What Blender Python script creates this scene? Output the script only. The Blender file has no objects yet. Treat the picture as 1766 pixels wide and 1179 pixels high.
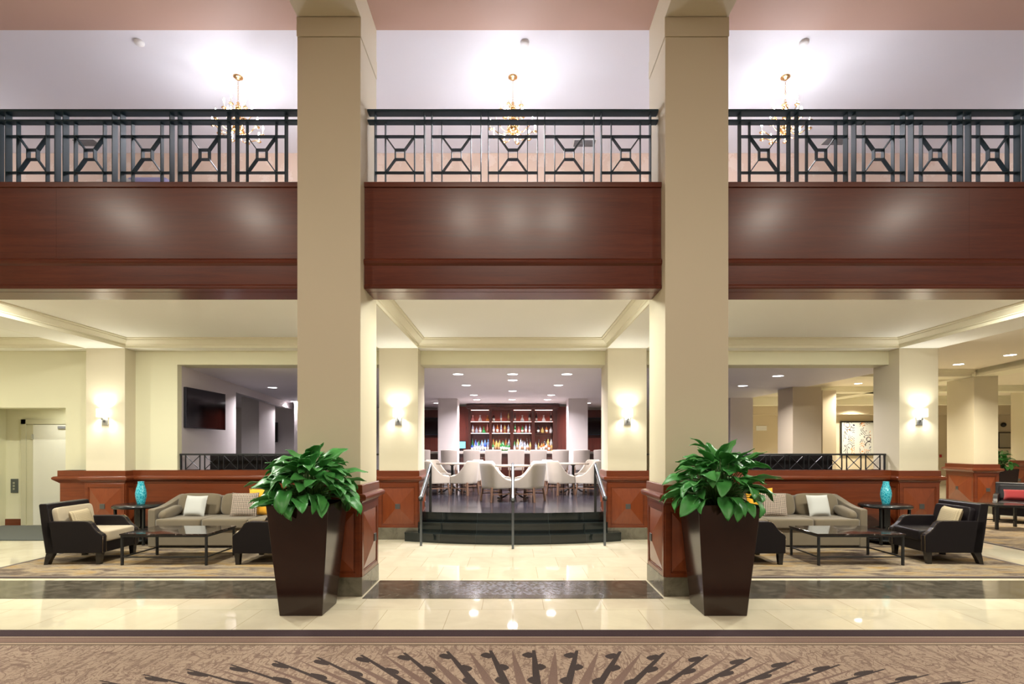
import bpy, bmesh, math, random
from mathutils import Vector, Matrix, Euler, noise
random.seed(7)
PI = math.pi
SC = bpy.context.scene
COL = SC.collection

# ------------------------------------------------------------------ camera, world, exposure
cam_d = bpy.data.cameras.new('camera')
cam = bpy.data.objects.new('camera', cam_d); COL.objects.link(cam)
cam.location = (0, 0, 1.55); cam.rotation_euler = (PI/2, 0, 0)
cam_d.sensor_width = 36.0; cam_d.lens = 900/1766*36.0
cam_d.shift_x = -1.5/1766; cam_d.shift_y = 182.5/1766
cam_d.clip_start = 0.05; cam_d.clip_end = 200
SC.camera = cam
W = bpy.data.worlds.new('world'); SC.world = W; W.use_nodes = True
W.node_tree.nodes['Background'].inputs[0].default_value = (1.0, 0.93, 0.84, 1)
W.node_tree.nodes['Background'].inputs[1].default_value = 0.30
SC.view_settings.view_transform = 'Standard'; SC.view_settings.look = 'None'
SC.view_settings.exposure = 0.22; SC.view_settings.gamma = 1.0
SC.view_settings.use_curve_mapping = False

ATRIUM_W, UNDER_W, SCONCE_W, CHAND_W, BAR_W, RIGHT_W = 112, 95, 26, 2.6, 54, 70
ATRIUM_C, UNDER_C, SCONCE_C = (1.0, 0.90, 0.76), (0.99, 0.99, 0.88), (1.0, 0.97, 0.88)
CHAND_C, BAR_C, RIGHT_C = (0.90, 0.91, 1.0), (1.0, 0.93, 0.97), (1.0, 0.92, 0.76)

# ------------------------------------------------------------------ materials
def mat(name, col=(0.5,)*3, rough=0.5, metal=0.0, coat=0.0, emit=None, es=0.0, trans=0.0, ior=1.5, spec=0.5):
    m = bpy.data.materials.new(name); m.use_nodes = True
    b = m.node_tree.nodes['Principled BSDF']
    b.inputs['Base Color'].default_value = (*col, 1)
    b.inputs['Roughness'].default_value = rough
    b.inputs['Metallic'].default_value = metal
    b.inputs['Coat Weight'].default_value = coat
    b.inputs['Coat Roughness'].default_value = 0.08
    b.inputs['IOR'].default_value = ior
    b.inputs['Specular IOR Level'].default_value = spec
    b.inputs['Transmission Weight'].default_value = trans
    if emit:
        b.inputs['Emission Color'].default_value = (*emit, 1); b.inputs['Emission Strength'].default_value = es
    return m
class N:
    """tiny node helper"""
    def __init__(s, m):
        s.m = m; s.t = m.node_tree; s.b = s.t.nodes['Principled BSDF']
    def n(s, t, **k):
        x = s.t.nodes.new(t)
        for a, v in k.items(): setattr(x, a, v)
        return x
    def l(s, a, b): s.t.links.new(a, b)
    def pos(s, obj=True):
        c = s.n('ShaderNodeTexCoord'); return c.outputs['Object']
    def world(s): return s.n('ShaderNodeNewGeometry').outputs['Position']
    def map(s, src, scale=(1,1,1), loc=(0,0,0), rot=(0,0,0)):
        m = s.n('ShaderNodeMapping'); s.l(src, m.inputs[0])
        m.inputs['Scale'].default_value = scale; m.inputs['Location'].default_value = loc; m.inputs['Rotation'].default_value = rot
        return m.outputs[0]
    def noise(s, src, scale=5, detail=3, rough=0.5, dist=0.0):
        m = s.n('ShaderNodeTexNoise'); s.l(src, m.inputs['Vector'])
        m.inputs['Scale'].default_value = scale; m.inputs['Detail'].default_value = detail
        m.inputs['Roughness'].default_value = rough; m.inputs['Distortion'].default_value = dist
        return m.outputs['Fac']
    def ramp(s, src, stops, interp='LINEAR'):
        r = s.n('ShaderNodeValToRGB'); s.l(src, r.inputs[0]); cr = r.color_ramp; cr.interpolation = interp
        while len(cr.elements) < len(stops): cr.elements.new(0.5)
        for e, (p, c) in zip(cr.elements, stops): e.position = p; e.color = (*c, 1)
        return r.outputs[0]
    def math(s, op, a, b=None, c=None):
        m = s.n('ShaderNodeMath', operation=op)
        for i, v in enumerate((a, b, c)):
            if v is None: continue
            if isinstance(v, (int, float)): m.inputs[i].default_value = v
            else: s.l(v, m.inputs[i])
        return m.outputs[0]
    def mix(s, f, a, b):
        m = s.n('ShaderNodeMix', data_type='RGBA')
        for i, v in ((0, f), (6, a), (7, b)):
            if isinstance(v, (int, float)): m.inputs[i].default_value = v
            elif isinstance(v, tuple): m.inputs[i].default_value = (*v, 1)
            else: s.l(v, m.inputs[i])
        return m.outputs[2]
    def bump(s, h, strength=0.2, dist=0.01):
        b = s.n('ShaderNodeBump'); b.inputs['Strength'].default_value = strength; b.inputs['Distance'].default_value = dist
        s.l(h, b.inputs['Height']); s.l(b.outputs[0], s.b.inputs['Normal'])
    def col(s, c): s.l(c, s.b.inputs['Base Color'])
    def rough(s, c): s.l(c, s.b.inputs['Roughness'])

def wood_mat(name, c1, c2, c3, rough=0.3, coat=0.6, axis='x', cr=0.12):
    m = mat(name, c1, rough, coat=coat, spec=0.35); m.node_tree.nodes['Principled BSDF'].inputs['Coat Roughness'].default_value = cr; k = N(m); p = k.pos()
    sc = {'x': (0.5, 0.5, 9), 'z': (6, 6, 0.5)}[axis]
    n1 = k.noise(k.map(p, sc), 2.2, 5, 0.6, 0.6)
    n2 = k.noise(k.map(p, tuple(v*4 for v in sc)), 4, 3, 0.6, 0.2)
    f = k.math('ADD', k.math('MULTIPLY', n1, 0.7), k.math('MULTIPLY', n2, 0.3))
    k.col(k.ramp(f, [(0.32, c1), (0.5, c2), (0.7, c3)]))
    k.rough(k.math('ADD', k.math('MULTIPLY', n1, 0.12), rough-0.06))
    return m
def plaster(name, c, rough=0.6):
    m = mat(name, c, rough); k = N(m); p = k.world()
    n = k.noise(p, 60, 3); k.bump(n, 0.05, 0.002)
    n2 = k.noise(p, 0.7, 2)
    k.col(k.mix(n2, tuple(v*0.96 for v in c), tuple(min(1, v*1.03) for v in c)))
    return m
def fabric(name, c, scale=300, amt=0.25, rough=0.9):
    m = mat(name, c, rough, spec=0.2); k = N(m); p = k.pos()
    n = k.noise(p, scale, 2); n2 = k.noise(p, 6, 3)
    f = k.math('ADD', k.math('MULTIPLY', n, 0.6), k.math('MULTIPLY', n2, 0.4))
    k.col(k.mix(f, tuple(v*(1-amt) for v in c), tuple(min(1, v*(1+amt)) for v in c)))
    k.bump(n, 0.3, 0.002); m.node_tree.nodes['Principled BSDF'].inputs['Sheen Weight'].default_value = 0.3
    return m

M = {}
M['fascia'] = wood_mat('mahogany_fascia', (0.080, 0.016, 0.007), (0.115, 0.023, 0.009), (0.150, 0.031, 0.011), 0.34, 0.28, cr=0.20)
M['wood'] = wood_mat('cherry_wainscot', (0.100, 0.021, 0.006), (0.132, 0.028, 0.008), (0.168, 0.037, 0.010), 0.30, 0.3)
M['wood_v'] = wood_mat('cherry_panel', (0.145, 0.031, 0.009), (0.175, 0.039, 0.011), (0.205, 0.048, 0.013), 0.30, 0.3, 'z')
M['darkwood'] = wood_mat('bar_mahogany', (0.030, 0.007, 0.005), (0.048, 0.011, 0.007), (0.07, 0.016, 0.009), 0.3, 0.4, 'z')
M['legwood'] = wood_mat('walnut_legs', (0.10, 0.055, 0.033), (0.16, 0.09, 0.055), (0.21, 0.12, 0.075), 0.4, 0.1, 'z')
M['ebony'] = mat('ebonised_wood', (0.008, 0.007, 0.007), 0.25, coat=0.3)
M['pillar'] = plaster('cream_pillar_paint', (0.64, 0.58, 0.43))
M['wall'] = plaster('cream_wall_paint', (0.72, 0.69, 0.49))
M['ceil'] = plaster('white_ceiling_paint', (0.92, 0.92, 0.86))
M['mould'] = plaster('cream_moulding_paint', (0.78, 0.74, 0.57))
M['mezzceil'] = plaster('mezzanine_ceiling_paint', (0.76, 0.755, 0.79))
M['pink'] = plaster('peach_ceiling_paint', (0.54, 0.36, 0.28))
M['barwall'] = plaster('mauve_white_wall', (0.66, 0.61, 0.61))
M['barceil'] = plaster('bar_ceiling_paint', (0.86, 0.82, 0.85))
M['tan'] = plaster('tan_wall', (0.62, 0.53, 0.38))
M['tanceil'] = plaster('tan_ceiling', (0.76, 0.69, 0.56))
M['planter'] = mat('brown_gloss_planter', (0.022, 0.009, 0.006), 0.14, spec=0.5)
M['soil'] = mat('bark_mulch', (0.03, 0.018, 0.01), 0.95)
M['rail'] = mat('blue_black_painted_steel', (0.014, 0.038, 0.052), 0.5, spec=0.3)
M['iron'] = mat('black_iron', (0.012, 0.013, 0.014), 0.4)
M['steel'] = mat('dark_brushed_steel', (0.16, 0.18, 0.20), 0.28, metal=0.9)
M['nickel'] = mat('brushed_nickel', (0.55, 0.56, 0.54), 0.3, metal=1.0)
M['brass'] = mat('polished_brass', (0.80, 0.50, 0.22), 0.14, metal=1.0)
M['pewter'] = mat('pewter_boss', (0.10, 0.10, 0.095), 0.4, metal=0.6)
M['leather'] = mat('black_leather', (0.009, 0.007, 0.008), 0.32, spec=0.22)
k = N(M['leather']); k.bump(k.noise(k.pos(), 160, 2), 0.15, 0.002)
M['nail'] = mat('brass_nailheads', (0.50, 0.38, 0.22), 0.25, metal=1.0)
M['beige'] = fabric('beige_upholstery', (0.36, 0.295, 0.20))
M['sofa'] = fabric('olive_taupe_chenille', (0.145, 0.115, 0.074))
M['ivory'] = fabric('ivory_upholstery', (0.40, 0.355, 0.29), amt=0.08)
M['ivory_d'] = fabric('pale_taupe_upholstery', (0.41, 0.355, 0.315), amt=0.08)
M['cushion_w'] = fabric('white_cushion', (0.46, 0.46, 0.43), amt=0.1)
M['cushion_y'] = fabric('mustard_cushion', (0.75, 0.38, 0.03), amt=0.1)
M['cushion_r'] = fabric('red_cushion', (0.20, 0.016, 0.018), amt=0.1)
M['lavender'] = fabric('lavender_fabric', (0.30, 0.28, 0.45))
M['black'] = mat('black_plastic', (0.004, 0.004, 0.006), 0.12)
M['bezel'] = mat('dark_bezel', (0.02, 0.02, 0.03), 0.2)
M['white'] = mat('white_enamel', (0.8, 0.8, 0.78), 0.4)
M['door'] = mat('pale_door_paint', (0.74, 0.72, 0.62), 0.45)
M['doorframe'] = mat('green_cream_frame', (0.55, 0.52, 0.36), 0.4)
M['mat_d'] = fabric('dark_green_mat', (0.022, 0.032, 0.028))
M['grille'] = mat('grey_grille', (0.20, 0.20, 0.21), 0.6)
M['blackwood'] = mat('black_lacquer', (0.010, 0.011, 0.011), 0.2)
M['lamp'] = mat('lamp_glow', (1, 1, 1), 0.5, emit=(1, 0.95, 0.86), es=14)
M['lamp_cool'] = mat('lamp_glow_cool', (1, 1, 1), 0.5, emit=(1, 0.97, 0.97), es=10)
M['bulb'] = mat('candle_bulb_glow', (1, 1, 1), 0.5, emit=(0.96, 0.97, 1), es=45)
M['shade'] = mat('frosted_shade_glow', (1, 1, 1), 0.5, emit=(1, 0.95, 0.80), es=5)
M['led'] = mat('led_strip_glow', (1, 0.8, 0.75), 0.5, emit=(1, 0.55, 0.50), es=3.0)
M['candle'] = mat('candle_sleeve', (0.85, 0.82, 0.74), 0.4)
M['granite'] = mat('granite_top', (0.36, 0.32, 0.29), 0.2)
M['tabletop'] = mat('stone_table_top', (0.30, 0.25, 0.20), 0.3)
M['redback'] = wood_mat('red_panel', (0.080, 0.016, 0.010), (0.11, 0.021, 0.013), (0.14, 0.027, 0.016), 0.3, 0.3, 'z')

def make_teal():
    m = mat('teal_glazed_ceramic', (0.01, 0.30, 0.38), 0.12, coat=0.6); k = N(m)
    v = k.n('ShaderNodeTexVoronoi', feature='DISTANCE_TO_EDGE'); k.l(k.map(k.pos(), (1, 1, 0.6)), v.inputs['Vector'])
    v.inputs['Scale'].default_value = 34
    f = k.ramp(v.outputs['Distance'], [(0.02, (0, 0, 0)), (0.16, (1, 1, 1))])
    k.col(k.mix(f, (0.10, 0.52, 0.60), (0.008, 0.27, 0.36))); k.bump(f, 0.6, 0.004)
    return m
M['teal'] = make_teal()
def make_stone():
    m = mat('olive_grey_marble', (0.14, 0.125, 0.09), 0.18); k = N(m); p = k.world()
    n = k.noise(p, 3.5, 6, 0.62, 1.2)
    k.col(k.ramp(n, [(0.3, (0.075, 0.068, 0.046)), (0.5, (0.135, 0.120, 0.085)), (0.62, (0.155, 0.140, 0.100)), (0.72, (0.24, 0.22, 0.17))]))
    return m
M['stone'] = make_stone()
def make_inlay():
    m = mat('dark_marble_inlay', (0.06, 0.05, 0.04), 0.12); k = N(m); p = k.world()
    n = k.noise(p, 5, 6, 0.65, 1.5)
    base = k.ramp(n, [(0.3, (0.045, 0.038, 0.027)), (0.5, (0.085, 0.073, 0.054)), (0.7, (0.15, 0.13, 0.10))])
    # a field of tiny mosaic tesserae in the middle of the middle bay
    b = k.n('ShaderNodeTexBrick'); k.l(p, b.inputs['Vector']); b.offset = 0.5
    b.inputs['Scale'].default_value = 1.0; b.inputs['Brick Width'].default_value = 0.030; b.inputs['Row Height'].default_value = 0.030
    b.inputs['Mortar Size'].default_value = 0.002; b.inputs['Bias'].default_value = 0.0
    b.inputs['Color1'].default_value = (0.10, 0.08, 0.055, 1); b.inputs['Color2'].default_value = (0.30, 0.31, 0.38, 1)  # second, paler colour paints glints on random tesserae
    b.inputs['Mortar'].default_value = (0.04, 0.034, 0.025, 1)
    s = k.n('ShaderNodeSeparateXYZ'); k.l(p, s.inputs[0])
    ax = k.math('ABSOLUTE', s.outputs['X'])
    inx = k.math('LESS_THAN', ax, 1.05)
    iny = k.math('MULTIPLY', k.math('GREATER_THAN', s.outputs['Y'], 5.50), k.math('LESS_THAN', s.outputs['Y'], 6.02))
    fade = k.ramp(k.math('DIVIDE', k.math('ADD', k.math('ABSOLUTE', k.math('SUBTRACT', s.outputs['X'], 0.0)), 0.0), 1.2), [(0.30, (1, 1, 1)), (0.62, (0.35, 0.35, 0.35)), (1, (0.1, 0.1, 0.1))])
    f = k.math('MULTIPLY', k.math('MULTIPLY', inx, iny), fade)
    k.col(k.mix(f, base, b.outputs['Color']))
    return m
M['inlay'] = make_inlay()
def make_tile():
    m = mat('cream_limestone_tile', (0.70, 0.62, 0.44), 0.12, spec=0.4); k = N(m); p = k.world()
    b = k.n('ShaderNodeTexBrick'); k.l(k.map(p, loc=(0.0, -5.0+0.6*20, 0)), b.inputs['Vector']); b.offset = 0.5
    b.inputs['Scale'].default_value = 1.0; b.inputs['Brick Width'].default_value = 0.60; b.inputs['Row Height'].default_value = 0.60
    b.inputs['Mortar Size'].default_value = 0.0035; b.inputs['Mortar Smooth'].default_value = 0.3
    b.inputs['Color1'].default_value = (0.60, 0.545, 0.41, 1); b.inputs['Color2'].default_value = (0.66, 0.60, 0.46, 1)
    b.inputs['Mortar'].default_value = (0.44, 0.37, 0.25, 1)
    n = k.noise(p, 2.2, 6, 0.6, 1.0)
    v = k.ramp(n, [(0.3, (0.93, 0.92, 0.90)), (0.6, (1.02, 1.02, 1.0)), (0.72, (1.06, 1.06, 1.05))])
    mx = k.n('ShaderNodeMix', data_type='RGBA', blend_type='MULTIPLY'); mx.inputs[0].default_value = 1
    k.l(b.outputs['Color'], mx.inputs[6]); k.l(v, mx.inputs[7]); k.col(mx.outputs[2])
    k.rough(k.math('ADD', k.math('MULTIPLY', n, 0.04), 0.02))
    return m
M['tile'] = make_tile()
def make_barfloor():
    m = mat('slate_plank_floor', (0.05, 0.05, 0.06), 0.25); k = N(m); p = k.world()
    b = k.n('ShaderNodeTexBrick'); k.l(p, b.inputs['Vector']); b.offset = 0.5
    b.inputs['Scale'].default_value = 1.0; b.inputs['Brick Width'].default_value = 1.2; b.inputs['Row Height'].default_value = 0.2
    b.inputs['Mortar Size'].default_value = 0.002
    b.inputs['Color1'].default_value = (0.014, 0.014, 0.020, 1); b.inputs['Color2'].default_value = (0.026, 0.026, 0.034, 1)
    b.inputs['Mortar'].default_value = (0.015, 0.015, 0.018, 1)
    k.col(b.outputs['Color']); k.rough(k.math('ADD', k.math('MULTIPLY', k.noise(p, 1.5, 1), 0.06), 0.13))
    return m
M['barfloor'] = make_barfloor(); M['barfloor'].node_tree.nodes['Principled BSDF'].inputs['Specular IOR Level'].default_value = 0.35
M['step'] = mat('black_granite_step', (0.010, 0.013, 0.012), 0.10)
k = N(M['step']); b_ = k.n('ShaderNodeTexBrick'); k.l(k.map(k.world(), rot=(PI/2, 0, 0)), b_.inputs['Vector']); b_.offset = 0.0
b_.inputs['Scale'].default_value = 1.0; b_.inputs['Brick Width'].default_value = 0.6; b_.inputs['Row Height'].default_value = 5.0; b_.inputs['Mortar Size'].default_value = 0.003
b_.inputs['Color1'].default_value = (0.010, 0.013, 0.012, 1); b_.inputs['Color2'].default_value = (0.012, 0.016, 0.015, 1); b_.inputs['Mortar'].default_value = (0.03, 0.04, 0.04, 1)
k.col(b_.outputs['Color'])
def make_carpet():
    m = mat('figured_lobby_carpet', (0.3, 0.2, 0.15), 0.95, spec=0.1); k = N(m); p = k.world()
    s = k.n('ShaderNodeSeparateXYZ'); k.l(p, s.inputs[0]); X, Y = s.outputs['X'], s.outputs['Y']
    light, mid, dark = (0.33, 0.25, 0.19), (0.16, 0.105, 0.085), (0.050, 0.038, 0.036)
    # scribbled ground: contour lines of a warped noise
    n = k.noise(k.map(p, (1, 0.8, 1), rot=(0, 0, 0.5)), 2.2, 2, 0.5, 2.6)
    c1 = k.math('ABSOLUTE', k.math('SUBTRACT', k.math('FRACT', k.math('MULTIPLY', n, 9.0)), 0.5))
    n2 = k.noise(k.map(p, (1, 1.2, 1), rot=(0, 0, -0.7), loc=(4, 2, 0)), 4.0, 2, 0.5, 2.0)
    c2 = k.math('ABSOLUTE', k.math('SUBTRACT', k.math('FRACT', k.math('MULTIPLY', n2, 7.0)), 0.5))
    scr = k.math('MAXIMUM', k.math('LESS_THAN', c1, 0.10), k.math('LESS_THAN', c2, 0.06))
    ground = k.mix(k.math('MULTIPLY', scr, 0.75), light, mid)
    hatch = k.noise(k.map(p, (16, 4, 1), rot=(0, 0, 0.9)), 1.5, 2, 0.5, 0.8)
    ground = k.mix(k.math('MULTIPLY', k.math('GREATER_THAN', hatch, 0.56), 0.55), ground, mid)
    # fan of rays
    u = k.math('DIVIDE', k.math('SUBTRACT', X, 0.158), 3.8); v = k.math('DIVIDE', k.math('SUBTRACT', Y, 2.5), 1.47)
    r = k.math('SQRT', k.math('ADD', k.math('MULTIPLY', u, u), k.math('MULTIPLY', v, v)))
    a = k.math('ARCTAN2', u, v)
    q = k.math('DIVIDE', a, 0.0866)
    fd = k.math('SUBTRACT', k.math('FRACT', k.math('ADD', q, 0.5)), 0.5)          # dark stalks, signed
    fl = k.math('ABSOLUTE', k.math('SUBTRACT', k.math('FRACT', q), 0.5))          # light spears
    depth = k.math('SUBTRACT', 1.0, r)
    wd = k.math('ADD', 0.035, k.math('MULTIPLY', depth, 0.24))
    bud = k.math('SUBTRACT', k.math('FRACT', k.math('MULTIPLY', depth, 7.0)), 0.45)
    budw = k.math('MULTIPLY', k.math('SUBTRACT', 0.16, k.math('MULTIPLY', k.math('MULTIPLY', bud, bud), 2.2)), 1.0)
    side = k.math('SUBTRACT', k.math('MULTIPLY', k.math('GREATER_THAN', k.math('FRACT', k.math('MULTIPLY', depth, 3.5)), 0.5), 2.0), 1.0)
    buds = k.math('LESS_THAN', k.math('ABSOLUTE', k.math('SUBTRACT', fd, k.math('MULTIPLY', side, 0.13))), budw)
    stalk = k.math('LESS_THAN', k.math('ABSOLUTE', fd), wd)
    dk = k.math('MULTIPLY', k.math('MAXIMUM', buds, stalk), k.math('LESS_THAN', r, 1.0))
    lt = k.math('MULTIPLY', k.math('LESS_THAN', fl, k.math('MULTIPLY', depth, 0.42)), k.math('LESS_THAN', r, 0.99))
    body = k.mix(lt, ground, (0.165, 0.110, 0.090)); body = k.mix(dk, body, dark)
    # border bands along the edge, measured from the far edge at y = 4.415
    bands = k.ramp(k.math('DIVIDE', k.math('SUBTRACT', 4.42, Y), 0.5),
        [(0.0, (0.045, 0.028, 0.032)), (0.33, light), (0.37, (0.09, 0.06, 0.05)), (0.39, (0.19, 0.125, 0.10)), (0.57, (0.09, 0.06, 0.05)), (0.595, light), (0.66, (0.12, 0.09, 0.06))], 'CONSTANT')
    inb = k.math('GREATER_THAN', Y, 4.068)
    c = k.mix(inb, body, bands)
    fine = k.noise(p, 180, 2)
    mx = k.n('ShaderNodeMix', data_type='RGBA', blend_type='MULTIPLY'); mx.inputs[0].default_value = 1
    k.l(c, mx.inputs[6]); k.l(k.ramp(fine, [(0.3, (0.8, 0.8, 0.8)), (0.7, (1.15, 1.15, 1.15))]), mx.inputs[7])
    k.col(mx.outputs[2]); k.bump(fine, 0.4, 0.004)
    return m
M['carpet'] = make_carpet()
def make_rug():
    m = mat('abstract_area_rug', (0.3, 0.22, 0.14), 0.95, spec=0.1); k = N(m); p = k.world()
    n1 = k.noise(k.map(p, (1.0, 5.5, 1), rot=(0, 0, 0.25)), 2.2, 5, 0.65, 0.8)
    n2 = k.noise(k.map(p, (0.7, 2.2, 1), rot=(0, 0, 0.35), loc=(3, 1, 0)), 2.4, 5, 0.6, 0.6)
    a = k.ramp(n1, [(0.36, (0.06, 0.045, 0.035)), (0.43, (0.17, 0.125, 0.085)), (0.49, (0.32, 0.25, 0.16)), (0.54, (0.15, 0.11, 0.075)), (0.62, (0.33, 0.28, 0.20))])
    b = k.ramp(n2, [(0.40, (0.030, 0.020, 0.024)), (0.46, (0.15, 0.11, 0.085)), (0.53, (0.28, 0.22, 0.14)), (0.60, (0.30, 0.18, 0.055))])
    c = k.mix(k.math('MULTIPLY', k.noise(k.map(p, loc=(9, 2, 0)), 1.1, 2), 1.0), a, b)
    fine = k.noise(p, 150, 2); k.bump(fine, 0.4, 0.004)
    k.col(c); return m
M['rug'] = make_rug()
M['rugborder'] = fabric('brown_rug_border', (0.065, 0.042, 0.036))
def make_wallpaper():
    m = mat('peach_damask_wallpaper', (0.7, 0.5, 0.38), 0.6); k = N(m); p = k.world()
    v = k.n('ShaderNodeTexVoronoi', feature='F1'); k.l(k.map(p, (1, 1, 0.8)), v.inputs['Vector']); v.inputs['Scale'].default_value = 4.5
    n = k.noise(p, 14, 3, 0.5, 1.5)
    f = k.math('GREATER_THAN', k.math('ADD', k.math('MULTIPLY', n, 0.8), k.math('SUBTRACT', 0.45, v.outputs['Distance'])), 0.48)
    k.col(k.mix(f, (0.82, 0.62, 0.48), (0.88, 0.70, 0.57))); return m
M['wallpaper'] = make_wallpaper()
def make_weave(name, c1, c2, sc):
    m = mat(name, c1, 0.9, spec=0.2); k = N(m)
    ch = k.n('ShaderNodeTexChecker'); k.l(k.map(k.map(k.pos(), rot=(0, 0.78, 0)), (1, 0, 1)), ch.inputs['Vector']); ch.inputs['Scale'].default_value = sc
    ch.inputs['Color1'].default_value = (*c1, 1); ch.inputs['Color2'].default_value = (*c2, 1); k.col(ch.outputs['Color']); return m
M['weave'] = make_weave('charcoal_lattice_weave', (0.05, 0.045, 0.04), (0.50, 0.40, 0.32), 60)
M['tweed'] = make_weave('beige_tweed_check', (0.40, 0.33, 0.21), (0.27, 0.215, 0.135), 70)
def make_marble_black():
    m = mat('black_marble_top', (0.015, 0.012, 0.010), 0.06, coat=0.3); k = N(m)
    n = k.noise(k.pos(), 3.5, 6, 0.6, 2.0)
    k.col(k.ramp(n, [(0.45, (0.012, 0.009, 0.008)), (0.60, (0.035, 0.022, 0.018)), (0.66, (0.22, 0.19, 0.17)), (0.70, (0.03, 0.02, 0.016))])); return m
M['marble'] = make_marble_black()
def make_leaf(name, c1, c2):
    m = mat(name, c1, 0.42, spec=0.4); k = N(m)
    n = k.noise(k.pos(), 9, 3)
    k.col(k.mix(n, c1, c2)); m.node_tree.nodes['Principled BSDF'].inputs['Subsurface Weight'].default_value = 0.0
    return m
M['leaf'] = make_leaf('glossy_green_leaves', (0.018, 0.15, 0.028), (0.09, 0.36, 0.08))
M['stem'] = mat('green_stems', (0.06, 0.16, 0.03), 0.5)
def make_art():
    m = mat('abstract_scribble_painting', (0.8, 0.8, 0.76), 0.5); k = N(m); p = k.pos()
    w = k.n('ShaderNodeTexVoronoi', feature='F1'); k.l(k.map(p, (1.0, 0.0, 0.9), loc=(0.3, 0, 0.2)), w.inputs['Vector']); w.inputs['Scale'].default_value = 3.2
    d1 = k.math('ADD', w.outputs['Distance'], k.math('MULTIPLY', k.noise(p, 5, 2), 0.25))
    c1 = k.math('ABSOLUTE', k.math('SUBTRACT', k.math('FRACT', k.math('MULTIPLY', d1, 5.0)), 0.5))
    s = k.n('ShaderNodeSeparateXYZ'); k.l(p, s.inputs[0])
    band = k.math('MULTIPLY', k.math('GREATER_THAN', k.math('ABSOLUTE', k.math('SINE', k.math('MULTIPLY', k.math('ADD', s.outputs['X'], 0.06), 4.6))), 0.45), k.math('GREATER_THAN', k.noise(p, 3.4, 2), 0.45))
    ln = k.math('MULTIPLY', k.math('LESS_THAN', c1, 0.15), band)
    cc = k.ramp(k.noise(k.map(p, loc=(7, 3, 1)), 3.0, 2), [(0.36, (0.02, 0.03, 0.12)), (0.48, (0.03, 0.02, 0.03)), (0.56, (0.05, 0.03, 0.03)), (0.62, (0.75, 0.25, 0.04))])
    k.col(k.mix(ln, (0.60, 0.60, 0.56), cc)); return m
M['art'] = make_art()
def screen(name, c, es):
    m = mat(name, (0.01, 0.01, 0.012), 0.1, emit=c, es=es); return m
M['screen_off'] = mat('tv_screen_off', (0.002, 0.002, 0.003), 0.08)
M['screen_pos'] = screen('till_screen_glow', (0.25, 0.65, 0.95), 1.6)

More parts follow.
